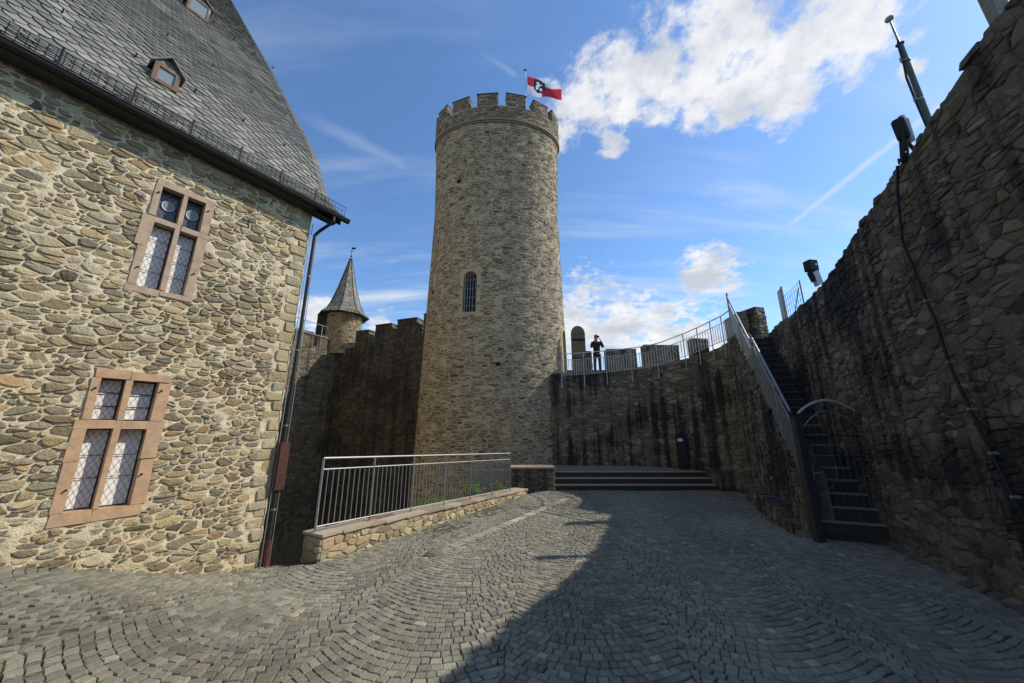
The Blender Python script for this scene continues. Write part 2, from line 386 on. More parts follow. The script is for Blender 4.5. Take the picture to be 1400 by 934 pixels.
def masonry(parent, S, u0, u1, v0, v1, su, sv_, gap, h, mat, seed, top=None, holes=(), lod=1, flip=False, drop=.14, skip=0.0, limit=290, name='stone', wmax=.35, jit=.36, split=.3, rnd=.0):
    R = random.Random(seed * 7 + 1); pcs = []
    for P in cells(u0, u1, v0, v1, su, sv_, seed, drop, wmax, jit):
        c = cent(P)
        if c[1] > v1 + .02: continue
        if top is not None:
            tz = top(c[0])
            if c[1] > tz - sv_ * .2: continue
            P = clip(P, 0, 1, tz)
        else: P = clip(P, 0, 1, v1)
        bad = False
        for (a0, a1, b0, b1) in holes:
            if len(P) < 3: break
            xs = [p[0] for p in P]; ys = [p[1] for p in P]
            if max(xs) <= a0 or min(xs) >= a1 or max(ys) <= b0 or min(ys) >= b1: continue
            c = cent(P); opts = [(a0 - c[0], (1, 0, a0)), (c[0] - a1, (-1, 0, -a1)), (b0 - c[1], (0, 1, b0)), (c[1] - b1, (0, -1, -b1))]
            best = max(opts, key=lambda q: q[0])
            if best[0] < -.01: bad = True; break
            P = clip(P, *best[1])
        if bad or len(P) < 3 or area2(P) < su * sv_ * .10: continue
        if skip and R.random() < skip: continue
        parts = [P]
        if R.random() < split:                  # some cells hold a nest of small stones
            for _ in range(R.choice((1, 1, 2))):
                nx_ = []
                for Q in parts:
                    c = cent(Q); w_ = max(p[0] for p in Q) - min(p[0] for p in Q); h_ = max(p[1] for p in Q) - min(p[1] for p in Q)
                    if w_ < .09 or h_ < .045: nx_.append(Q); continue
                    a = (R.uniform(-.35, .35), 1) if h_ > w_ * .5 * R.uniform(.7, 1.2) else (1, R.uniform(-.4, .4))
                    k = a[0] * (c[0] + R.uniform(-.15, .15) * w_) + a[1] * (c[1] + R.uniform(-.15, .15) * h_)
                    for sg in (1, -1):
                        q2 = clip(Q, a[0] * sg, a[1] * sg, k * sg)
                        if len(q2) >= 3: nx_.append(q2)
                parts = nx_
        for Q in parts:
            if area2(Q) < .0008: continue
            g = stone_geo(Q, S, gap, h, R, lod, rnd=rnd)
            if g is None: continue
            vs, fs = g
            if flip: fs = [f[::-1] for f in fs]
            pcs.append((screen_area(vs[:len(Q)]), vs, fs, (R.random(), R.random(), R.random(), 1)))
    lay(pcs, name, 'small_' + name + 's', mat, parent, limit)

def grid_mesh(name, S, u0, u1, v0, v1, step, mat, parent, amp=.012, holes=(), top=None, flip=False, seed=0, nfreq=6.0, back=None, lift=0.0, patch=0.0):
    nu, nv = max(1, int((u1 - u0) / step)), max(1, int((v1 - v0) / step)); vs = []; fs = []
    for j in range(nv + 1):
        for i in range(nu + 1):
            u = u0 + (u1 - u0) * i / nu; v = v0 + (v1 - v0) * j / nv
            if top is not None: v = v0 + (top(u) - v0) * j / nv
            d = lift + patch * mn.noise(Vector((u * 1.1, v * 1.4, 50))) + amp * (mn.noise(Vector((u * nfreq, v * nfreq, seed))) + .5 * mn.noise(Vector((u * nfreq * 3, v * nfreq * 3, seed))))
            vs.append(S(u, v, d))
    for j in range(nv):
        for i in range(nu):
            u = u0 + (u1 - u0) * (i + .5) / nu; v = v0 + (v1 - v0) * (j + .5) / nv
            if any(a0 < u < a1 and b0 < v < b1 for a0, a1, b0, b1 in holes): continue
            a = j * (nu + 1) + i; q = (a, a + 1, a + nu + 2, a + nu + 1)
            fs.append(q[::-1] if flip else q)
    if back is not None:            # top surface and rear face: the wall has its thickness
        n0 = len(vs)
        for i in range(nu + 1):
            u = u0 + (u1 - u0) * i / nu; tv = top(u) if top is not None else v1
            vs.append(S(u, tv, -back)); vs.append(S(u, v0, -back))
        for i in range(nu):
            a = nv * (nu + 1) + i; b = n0 + 2 * i
            q = (a, a + 1, b + 2, b); r = (b, b + 2, b + 3, b + 1)
            fs += [q[::-1], r[::-1]] if flip else [q, r]
        for i in (0, nu):           # end faces
            lo, hi, b = i, nv * (nu + 1) + i, n0 + 2 * i
            q = (lo, hi, b, b + 1); fs.append(q)
    return mesh_obj(name, vs, fs, mat, parent)

class Path:
    """plan curve (Catmull-Rom) measured by arc length; side=+1 puts the outward face on its left"""
    def __init__(s, pts, side=1, sub=12, straight=False):
        P = [Vector((p[0], p[1])) for p in pts]; out = []
        if straight: out = P[:]
        else:
            Q = [2 * P[0] - P[1]] + P + [2 * P[-1] - P[-2]]
            for i in range(len(P) - 1):
                a, b, c, d = Q[i:i + 4]
                for k in range(sub):
                    t = k / sub
                    out.append(.5 * ((2 * b) + (c - a) * t + (2 * a - 5 * b + 4 * c - d) * t * t + (3 * b - a - 3 * c + d) * t ** 3))
            out.append(P[-1])
        s.p = out; s.s = [0]
        for i in range(1, len(out)): s.s.append(s.s[-1] + (out[i] - out[i - 1]).length)
        s.L = s.s[-1]; s.side = side; s.straight = straight
    def at(s, u):
        u2 = min(max(u, 0), s.L)
        lo, hi = 0, len(s.s) - 2
        while lo < hi:
            m = (lo + hi + 1) // 2
            if s.s[m] <= u2: lo = m
            else: hi = m - 1
        a, b = s.p[lo], s.p[lo + 1]; seg = s.s[lo + 1] - s.s[lo]; k = (u - s.s[lo]) / seg
        if 0 <= u <= s.L: k = min(max(k, 0), 1)
        p = a + (b - a) * k; d = (b - a).normalized()
        if not s.straight and 0 < lo < len(s.p) - 2 and 0 <= k <= 1:
            if k < .5: d = ((s.p[lo] - s.p[lo - 1]).normalized() * (.5 - k) + d * (.5 + k)).normalized()
            else: d = ((s.p[lo + 2] - s.p[lo + 1]).normalized() * (k - .5) + d * (1.5 - k)).normalized()
        return p, d
    def S(s, u, z, d):
        p, t = s.at(u); n = Vector((-t.y, t.x)) * s.side
        return (p.x + n.x * d, p.y + n.y * d, z)
    def near(s, x, y):
        best = min(range(len(s.p)), key=lambda i: (s.p[i].x - x) ** 2 + (s.p[i].y - y) ** 2); return s.s[best]

def lerp_tab(tab):
    def f(u):
        if u <= tab[0][0]: return tab[0][1]
        for (a, x), (b, y) in zip(tab, tab[1:]):
            if u <= b: return x + (y - x) * (u - a) / (b - a)
        return tab[-1][1]
    return f
def sstep(x, a, b):
    k = min(max((x - a) / (b - a), 0), 1); return k * k * (3 - 2 * k)

# ---------------------------------------------------------------- ground
HA = Vector((-3.59, 5.68)); HD = Vector((.545, .839)).normalized(); HN = Vector((HD.y, -HD.x))   # hall corner, wall direction, wall normal
def ground_z(x, y):
    r = Vector((x, y)) - HA; t = r.dot(HD); d = r.dot(HN)
    lift = .70 * sstep(-t, -.1, 3.0) * exp(-max(d, 0) ** 2 / 7.5)
    return -EYE + lift + .035 * sstep(12 - y, 4, 12) + .02 * mn.noise(Vector((x * .6, y * .6, 3)))
WALL_R = [(3.0, -6), (3.7, -2.5), (4.45, 1.0), (4.88, 2.7), (5.45, 4.25), (5.93, 5.5), (6.5, 6.9), (7.15, 8.6), (7.85, 10.2), (8.9, 12.2), (9.6, 13.6)]
COURT = [tuple(HA + HD * -14), tuple(HA), (-2.95, 5.75), (.55, 12.0), (1.3, 12.9), (7.3, 12.9), (7.25, 12.0), (6.6, 10.3), (5.35, 7.0), (6.6, 7.2)] + WALL_R[5::-1]
def inside(x, y, P=COURT):
    r = False; n = len(P)
    for i in range(n):
        (x1, y1), (x2, y2) = P[i], P[i - 1]
        if (y1 > y) != (y2 > y) and x < (x2 - x1) * (y - y1) / (y2 - y1) + x1: r = not r
    return r
def build_ground():
    # hill the castle stands on
    n = 24; vs = []; fs = []
    for j in range(n + 1):
        for i in range(n + 1):
            x = (i / n * 2 - 1); y = (j / n * 2 - 1); x = 3000 * x * abs(x); y = 3000 * y * abs(y)
            vs.append((x, y, -7 - min(45, .10 * max(0, hypot(x, y) - 30))))
    for j in range(n):
        for i in range(n): a = j * (n + 1) + i; fs.append((a, a + 1, a + n + 2, a + n + 1))
    mesh_obj('terrain', vs, fs, M['earth'])['kind'] = 'structure'
    # courtyard sheet (sand bed of the cobbles)
    st = .25; x0, x1, y0, y1 = -12, 7.9, -6, 13.2; nx, ny = int((x1 - x0) / st), int((y1 - y0) / st); idx = {}; vs = []; fs = []
    def vid(i, j):
        if (i, j) not in idx:
            x, y = x0 + i * st, y0 + j * st; idx[(i, j)] = len(vs); vs.append((x, y, ground_z(x, y) - .012))
        return idx[(i, j)]
    LW = [(-3.3, 5.9), (.45, 12.3)]
    for j in range(ny):
        for i in range(nx):
            x, y = x0 + (i + .5) * st, y0 + (j + .5) * st
            # keep the cells whose centre is inside, plus one ring under the walls (but not over the ditch)
            ok = inside(x, y)
            if not ok and x > 1.0: ok = inside(x - .45, y) or inside(x - .3, y - .3)
            if not ok and x < -3.7: ok = inside(x + .4, y - .25)
            if ok: fs.append((vid(i, j), vid(i + 1, j), vid(i + 1, j + 1), vid(i, j + 1)))
    court = mesh_obj('courtyard', vs, fs, M['joint']); court['kind'] = 'structure'
    # exact edge strip along the ditch side
    e = MB(); pts = [(-3.9, 5.25), (-3.62, 5.70), (-2.95, 5.95), (.50, 12.05), (1.3, 12.9)]
    inn = [(-3.3, 4.9), (-3.2, 5.2), (-2.4, 5.4), (1.0, 11.6), (1.6, 12.3)]
    for k in range(len(pts) - 1):
        a, b, c, d = pts[k], pts[k + 1], inn[k + 1], inn[k]
        q = [(p[0], p[1], ground_z(*p) - .010) for p in (a, b, c, d)]
        e.add(q, [(0, 1, 2, 3)[::-1]]); lo = [(p[0], p[1], -7) for p in (a, b)]
        e.add([q[0], q[1], lo[1], lo[0]], [(0, 1, 2, 3)])
    e.build('courtyard_edge', M['joint'], court)
    # cobbles: segmental arches, each stone its own block
    R = random.Random(5); W, sag, pitch = 1.55, .30, .094; ang = radians(-6); ca, sa = cos(ang), sin(ang)
    def fan(u, v, w=0.0):
        """point on arch v at u, moved w along the arch's normal"""
        k = ((u / W + .3) % 1.0) - .5
        sl = 8 * sag * k / W; ang2 = math.atan(sl); fade = min(1, (.5 - abs(k)) * W / .10)
        x = u - sin(ang2) * cos(ang2) * w * fade
        k2 = k + (x - u) / W
        y = v + w + sag * (2 * k2) ** 2 - sag * .4
        x2 = x + .03 * mn.noise(Vector((x * .8, v * .8, 1))); y += .05 * mn.noise(Vector((x * .5, v * .5, 7)))
        return (x2 * ca - y * sa, x2 * sa + y * ca)
    gs = (Vector((-1.17, 6.39)), Vector((1.73, 11.43))); gdir = (gs[1] - gs[0]).normalized(); gl = (gs[1] - gs[0]).length; gn = Vector((gdir.y, -gdir.x))
    pcs = []
    v = -1.0; row = 0
    while v < 14.5:
        dv = pitch * R.uniform(.88, 1.12); u = -10 + R.random() * .1; row += 1
        while u < 9.0:
            kk = ((u / W + .3) % 1.0) - .5; ct = cos(math.atan(8 * sag * kk / W))
            du = R.choice((.075, .085, .095, .105, .12)) * R.uniform(.93, 1.07) * ct
            left = (.5 - kk) * W                      # room to the cusp between two arches
            if left < du * 1.5: du = max(.04, left + R.uniform(-.035, .035))
            mid = fan(u + du / 2, v, dv / 2)
            if inside(*mid) and mid[1] > .6:
                rel = Vector(mid) - gs[0]; al, ac = rel.dot(gdir), rel.dot(gn)
                if not (0 < al < gl and abs(ac) < .11):
                    g = R.uniform(.0015, .004); gr_ = R.uniform(.002, .0055)
                    cr = []
                    for (a, b) in ((g, gr_), (du - g, gr_), (du - g, dv - gr_), (g, dv - gr_)):
                        p = fan(u + a + R.uniform(-.005, .005) * (a > .01 or 1), v + R.uniform(-.004, .004), b); cr.append(p)
                    cx = sum(p[0] for p in cr) / 4; cy = sum(p[1] for p in cr) / 4; z = ground_z(cx, cy) + R.uniform(-.004, .005)
                    tx, ty = R.uniform(-.03, .03), R.uniform(-.03, .03)
                    def P(k, dz): return [(cx + (p[0] - cx) * k, cy + (p[1] - cy) * k, z + dz + tx * (p[0] - cx) + ty * (p[1] - cy)) for p in cr]
                    vs = P(1.0, -.03) + P(.985, -.005) + P(.86, .003)
                    fs = [(i, (i + 1) % 4, (i + 1) % 4 + 4, i + 4) for i in range(4)] + [(i + 4, (i + 1) % 4 + 4, (i + 1) % 4 + 8, i + 8) for i in range(4)] + [(8, 9, 10, 11)]
                    r = R.random(); tr = (R.random() * .82) if r > .02 else .95
                    patch = .5 + .9 * mn.noise(Vector((mid[0] * .7, mid[1] * .7, 11)))
                    pcs.append((screen_area(P(1, 0)), vs, fs, (tr, min(1, max(0, .55 * R.random() + .45 * patch)), R.random(), 1)))
            u += du
        v += dv
    lay(pcs, 'cobble', 'small_cobbles', M['cobble'], court, 295)
    # gutter line of larger pale slabs
    a = 0
    while a < gl:
        L = R.uniform(.18, .34); b = MB(); b.cur = (R.choice((.9, 1.0, .6)), R.uniform(.6, 1), .5, 1)
        if a + L > gl: break
        for side in ((-1, 0),(0,1)) if R.random() < .5 else ((-1, 1),):
            p0 = gs[0] + gdir * (a + .01) + gn * (side[0] * .10); z = ground_z(p0.x, p0.y) + R.uniform(-.004, .006)
            b.box((p0.x, p0.y, z - .05), (gdir * (L - .02)).to_3d(), (gn * ((side[1] - side[0]) * .10 - .01)).to_3d(), (0, 0, .052))
        b.build('drain_slab', M['cobble'], court, tint=True); a += L
    # worn boulder at its near end
    b = MB(); c = gs[0] - gdir * .12; n = 12; vs = []
    for k, (r, z) in enumerate(((1.0, -.03), (1.0, .02), (.75, .055), (.35, .07))):
        for j in range(n):
            t = tau * j / n; rr = r * (1 + .15 * mn.noise(Vector((cos(t), sin(t), k))))
            q = gdir * (.17 * cos(t) * rr) + gn * (.11 * sin(t) * rr); vs.append((c.x + q.x, c.y + q.y, ground_z(c.x, c.y) + z))
    fs = [(k * n + j, k * n + (j + 1) % n, (k + 1) * n + (j + 1) % n, (k + 1) * n + j) for k in range(3) for j in range(n)] + [tuple(range(3 * n, 4 * n))]
    b.cur = (.3, .3, .5, 1); b.add(vs, fs); b.build('boulder', M['cobble'], court, tint=True)
    # ditch floor and green bank behind the low wall
    vs = []; fs = []; x0, x1, y0, y1, st = -16, 4, 4.5, 22, .35; nx, ny = int((x1 - x0) / st), int((y1 - y0) / st)
    for j in range(ny + 1):
        for i in range(nx + 1):
            x, y = x0 + i * st, y0 + j * st; vs.append((x, y, ditch_z(x, y)))
    for j in range(ny):
        for i in range(nx):
            a = j * (nx + 1) + i; fs.append((a, a + 1, a + nx + 2, a + nx + 1))
    mesh_obj('ditch', vs, fs, M['earth'])['kind'] = 'structure'
def ditch_z(x, y):
    a = Vector((-2.95, 5.75)); d = Vector((.55, 12.0)) - a; q = (Vector((x, y)) - a).dot(d) / d.length_squared
    n = Vector((-d.y, d.x)).normalized(); off = (Vector((x, y)) - a).dot(n)
    z = -9.5 + 7.75 * sstep(q, .12, .62) - .16 * max(off, 0) * sstep(q, .2, .6) - 1.5 * max(off - 2.6, 0) + .08 * mn.noise(Vector((x, y, 0)))
    if off < .25: z = min(z, -2.3)     # stays well under the paving
    return z
build_ground()

def build_plants():
    R = random.Random(9); m = MB()
    a = Vector((-2.95, 5.75)); d = Vector((.55, 12.0)) - a; n = Vector((-d.y, d.x)).normalized()
    def blade(p, h, w, lean):
        t = R.random() * tau; b = Vector((cos(t), sin(t), 0)) * w; l = Vector((cos(lean), sin(lean), 0)) * h * R.uniform(.1, .5)
        m.cur = (R.random(), R.random(), .5, 1); P = Vector(p); m.add([P - b, P + b, P + l * .4 + Vector((0, 0, h * .65)) + b * .6, P + l + Vector((0, 0, h))], [(0, 1, 2), (0, 2, 3)])
    for k in range(7000):
        q = R.uniform(.2, .98); off = R.uniform(.28, 3.2) ** 1.0
        p = a + d * q + n * off; z = ditch_z(p.x, p.y)
        if mn.noise(Vector((p.x * 1.3, p.y * 1.3, 4))) < -.12: continue
        blade((p.x, p.y, z), R.uniform(.05, .12) + .30 * max(0, mn.noise(Vector((p.x * .9, p.y * .9, 8)))), R.uniform(.006, .016), R.random() * tau)
    m.build('grass', M['leaf'], tint=True, kind='stuff')
    for q, off, hh, lab in ((.50, .75, .55, 'leafy green weed behind the railing, nearest the middle of the low wall'), (.72, .8, .6, 'leafy green weed behind the railing, in the middle of the green bank'), (.9, .7, .5, 'leafy green weed behind the railing, closest to the round tower'), (.60, 1.3, .35, 'low leafy weed between the middle clump and the left clump behind the railing'), (.81, 1.2, .4, 'low leafy weed between the middle clump and the tower clump behind the railing')):
        th = thing('weed_plant', lab, 'plant', 'green weeds on the bank behind the railing'); st_ = MB(); lf = MB(); p0 = a + d * q + n * off; z0 = ditch_z(p0.x, p0.y)
        for k in range(26):
            t = R.random() * tau; top = Vector((p0.x + cos(t) * R.uniform(.05, .4), p0.y + sin(t) * R.uniform(.05, .4), z0 + hh * R.uniform(.5, 1.1)))
            st_.rod((p0.x + cos(t) * .04, p0.y + sin(t) * .04, z0 - .02), top, .006, 4, .002)
            for i in range(12):
                c = Vector((p0.x, p0.y, z0)).lerp(top, R.uniform(.3, 1)); tt = R.random() * tau; L = R.uniform(.04, .09)
                x = Vector((cos(tt), sin(tt), R.uniform(-.4, .5))) * L; y = Vector((-sin(tt), cos(tt), 0)) * L * .35
                lf.cur = (R.random(), R.random(), .5, 1); lf.add([c, c + x * .5 + y, c + x, c + x * .5 - y], [(0, 1, 2, 3)])
        st_.build('stem', M['leaf'], th, tint=True); lf.build('foliage', M['leaf'], th, tint=True)
build_plants()

# ---------------------------------------------------------------- the stone hall on the left
def HS(t, z, d):
    p = HA + HD * t + HN * d; return (p.x, p.y, z)
ROOF = [(.24, 3.84), (-.43, 4.57), (-1.15, 5.87), (-4.7, 10.6), (-12.0, 20.0)]
RS = [0]
for a_, b_ in zip(ROOF, ROOF[1:]): RS.append(RS[-1] + hypot(b_[0] - a_[0], b_[1] - a_[1]))
def roof_pt(t, s, e=0.0, tw=0.0):
    k = 0
    while k < len(ROOF) - 2 and s > RS[k + 1]: k += 1
    a, b = ROOF[k], ROOF[k + 1]; L = RS[k + 1] - RS[k]; f = (s - RS[k]) / L
    dd, zz = a[0] + (b[0] - a[0]) * f, a[1] + (b[1] - a[1]) * f
    nx, nz = (b[1] - a[1]) / L, -(b[0] - a[0]) / L
    return HS(t, zz + nz * e, dd + nx * e)
def build_hall():
    hall = thing('stone_hall', 'rubble stone hall with steep grey slate roof and two sandstone cross windows', 'building')
    lowwin = (-2.02, -1.37, -.93, .70); upwin = (-1.965, -1.345, 1.68, 3.25)
    holes = [(-1.985, -1.40, -.86, .66), (-1.93, -1.375, 1.74, 3.20)]
    holes_s = [lowwin, upwin, (-.235, .2, -3, 4)]
    core = grid_mesh('masonry', HS, -7.0, 0, -2.2, 3.83, .036, M['hall_mortar'], hall, amp=.016, holes=holes, seed=2, nfreq=6, lift=.004, patch=.012)
    for f in (0,):
        masonry(core, HS, -6.0, 0.0, -2.1, 3.80, .135, .070, .0095, .017, M['hall_stone'], 11, holes=holes_s, lod=1, drop=.20, wmax=.85, jit=.36, split=.38, rnd=.12)
    # corner stones
    R = random.Random(77); z = -1.95; k = 0
    while z < 3.72:
        h = R.uniform(.10, .21); L = R.uniform(.15, .21) if k % 2 else R.uniform(.21, .30)
        P4 = [(-L + R.uniform(-.01, .01), z), (-.004, z), (-.004, z + h), (-L + R.uniform(-.012, .012), z + h)]
        g = stone_geo(P4, HS, .006, .022, R, 1)
        if g: mesh_obj('quoin', g[0], g[1], M['hall_stone'], core, [(R.choice((.30, .45, .72, .65, .1, .97, .0)), R.uniform(.4, 1), .5, 1)] * len(g[0]))
        z += h; k += 1
    # body: gable walls and far side
    b = MB(); D = 24.0
    P = lambda t, z, d: HS(t, z, -d)
    zr = 19.8
    for t, fl in ((0.0, 1), (-14.0, 0)):
        q = [P(t, -7, .02), P(t, -7, D), P(t, 3.9, D), P(t, 3.9, .02)]; r = [P(t, 3.9, .02), P(t, 3.9, D), P(t, zr, D / 2)]
        b.add(q, [(0, 1, 2, 3)] if fl else [(3, 2, 1, 0)]); b.add(r, [(0, 1, 2)] if fl else [(2, 1, 0)])
    b.add([P(-14, -7, D), P(0, -7, D), P(0, 3.9, D), P(-14, 3.9, D)], [(0, 3, 2, 1)])
    b.add([P(-14, -7, 0), P(-7, -7, 0), P(-7, 3.9, 0), P(-14, 3.9, 0)], [(0, 1, 2, 3)])
    b.add([P(-7, -7, 0), P(0, -7, 0), P(0, -2.2, 0), P(-7, -2.2, 0)], [(0, 1, 2, 3)])
    b.build('wall', M['hall_mortar'], hall)
    # stones on the gable's corner return
    GS = lambda u, z, d: HS(0 + d, z, -u)
    masonry(core, GS, 0.02, 2.0, -2.6, 3.7, .24, .14, .013, .018, M['hall_stone'], 12, lod=0, limit=0, flip=True, name='gable_stone')
    windows(hall)
    roof = roof_build(hall)
    return hall

def windows(hall):
    for (name, mat, t0, tj0, tm0, tm1, tj1, t1, z0, zs, zt0, zt1, zh, z1, bars, pcol_up) in (
        ('window', M['sandstone'], -2.03, -1.955, -1.755, -1.705, -1.475, -1.36, -.935, -.80, .045, .14, .605, .715, True, 'pane_dark'),
        ('window', M['sandstone_pale'], -1.975, -1.89, -1.675, -1.625, -1.435, -1.345, 1.675, 1.765, 2.635, 2.71, 3.165, 3.255, False, 'pane_dark')):
        w = MB(); D = .15; R = random.Random(int(z0 * 100) + 500)
        def block(nm, a0, a1, b0, b1, d0=.022, d1=-D, mt=mat):
            bb = MB(); j = lambda: R.uniform(-.008, .008)
            pts = []
            for dd in (d1, d0):
                pts += [HS(a0 + j(), b0 + j(), dd), HS(a1 + j(), b0 + j(), dd), HS(a1 + j(), b1 + j(), dd), HS(a0 + j(), b1 + j(), dd)]
            bb.hexa(pts); return bb.build(nm, mt, win)
        back = MB(); back.hexa([HS(t0 + .01, z0 + .01, -.30), HS(t1 - .01, z0 + .01, -.30), HS(t1 - .01, z1 - .01, -.30), HS(t0 + .01, z1 - .01, -.30),
                                HS(t0 + .01, z0 + .01, -.175), HS(t1 - .01, z0 + .01, -.175), HS(t1 - .01, z1 - .01, -.175), HS(t0 + .01, z1 - .01, -.175)])
        win = back.build('window', M['black_wood'], hall)
        win['label'] = 'lower cross window in orange sandstone frame' if bars else 'upper cross window in pale sandstone frame with round glass medallions'
        tm = (tm0 + tm1) / 2
        # sill in two stones, jambs in several, lintel, mullion, transom
        block('sill', t0 - .01, tm - .03, z0, zs - .002); block('sill', tm - .024, t1 + .0, z0 + .015, zs - .002)
        zc = [zs, (zs + zt0) / 2 + .08, zt0]; 
        for a, b in zip(zc, zc[1:]): block('jamb', t0 + R.uniform(-.03, .012), tj0, a + .002, b - .002); block('jamb', tj1, t1 + R.uniform(-.012, .03), a + .002, b - .002)
        block('transom', t0 - .035, tm0 - .002, zt0, zt1); block('transom', tm1 + .002, t1 + .03, zt0, zt1)
        block('jamb', t0 + .01, tj0, zt1 + .002, zh - .002); block('jamb', tj1, t1, zt1 + .002, zh - .002)
        block('lintel', t0 + .02, tm - .002, zh, z1); block('lintel', tm + .002, t1 + .0, zh, z1 - .01)
        block('mullion', tm0, tm1, zs + .001, zt1 - .001, .020); block('mullion', tm0, tm1, zt1 + .001, zh - .001, .020)
        for (a, b, zz0, zz1, up) in ((tj0, tm0, zs, zt0, 0), (tm1, tj1, zs, zt0, 0), (tj0, tm0, zt1, zh, 1), (tm1, tj1, zt1, zh, 1)):
            pm = MB(); dp = -.108; pm.hexa([HS(a - .01, zz0 - .01, dp - .01), HS(b + .01, zz0 - .01, dp - .01), HS(b + .01, zz1 + .01, dp - .01), HS(a - .01, zz1 + .01, dp - .01),
                                            HS(a - .01, zz0 - .01, dp), HS(b + .01, zz0 - .01, dp), HS(b + .01, zz1 + .01, dp), HS(a - .01, zz1 + .01, dp)])
            pm.build('pane', M['pane_white'] if (not up or bars) else M[pcol_up], win)
            # casement frame
            fr = MB(); fw = .012
            for (c0, c1, e0, e1) in ((a, a + fw, zz0, zz1), (b - fw, b, zz0, zz1), (a + fw, b - fw, zz0, zz0 + fw), (a + fw, b - fw, zz1 - fw, zz1)):
                fr.hexa([HS(c0, e0, dp), HS(c1, e0, dp), HS(c1, e1, dp), HS(c0, e1, dp), HS(c0, e0, dp + .016), HS(c1, e0, dp + .016), HS(c1, e1, dp + .016), HS(c0, e1, dp + .016)])
            fr.build('casement', M['black_wood'], win)
            # leaded diamonds
            ld = MB(); w_, h_ = b - a, zz1 - zz0; sx, sz = w_ / 3.8, w_ / 3.8 * 1.8
            def seg(p, q):
                A_, B_ = Vector(HS(p[0], p[1], dp + .005)), Vector(HS(q[0], q[1], dp + .005)); dr_ = (B_ - A_).normalized(); nn = HN.to_3d(); sd = dr_.cross(nn).normalized() * .0012
                ld.add([A_ - sd, B_ - sd, B_ + sd, A_ + sd], [(0, 1, 2, 3), (3, 2, 1, 0)][:1])
            kk = -int(h_ / sz) - 3
            for k in range(kk, int(w_ / sx) + 4):
                for sg in (1, -1):
                    # line t = a + k*sx + sg*(z-zz0)*sx/sz
                    pts = []
                    for n_ in range(0, 121):
                        z = zz0 + h_ * n_ / 120; t = (a + k * sx + (z - zz0) * sx / sz) if sg == 1 else (b - k * sx - (z - zz0) * sx / sz)
                        if a <= t <= b: pts.append((t, z))
                    if len(pts) > 1: seg(pts[0], pts[-1])
            if up and bars or not up:
                ks = (1 / 3, 2 / 3) if up else ((.27, .52, .77) if not bars else (.38, .66))
                for k in ks: ld.rod(HS(a, zz0 + h_ * k, dp + .02), HS(b, zz0 + h_ * k, dp + .02), .006 if up else .0035, 5)
            ld.build('lead_lattice', M['lead'], win)
            if up and not bars:
                md = MB(); c = ((a + b) / 2, zz0 + h_ * .55)
                for rr, mtx in ((.055, 0), ):
                    vs = [HS(c[0] + rr * cos(tau * j / 20), c[1] + rr * 1.1 * sin(tau * j / 20), dp + .010) for j in range(20)] + [HS(c[0], c[1], dp + .014)]
                    md.add(vs, [(j, (j + 1) % 20, 20) for j in range(20)])
                md.build('medallion', M['pane_sky'], win)
                rg = MB(); rg.tube([HS(c[0] + .062 * cos(tau * j / 20), c[1] + .068 * sin(tau * j / 20), dp + .012) for j in range(21)], .006, 5); rg.build('medallion_ring', M['pole_white'], win)
        # iron pins in the jambs
        for (pt, pz) in ((tj0 - .03, zs + .22), (tj1 + .04, zs + .33), (tj0 - .03, zh - .12), (tj1 + .04, zh - .10)):
            m = MB(); m.rod(HS(pt, pz, .01), HS(pt, pz, .045), .011, 6); m.build('iron_pin', M['iron'], win)

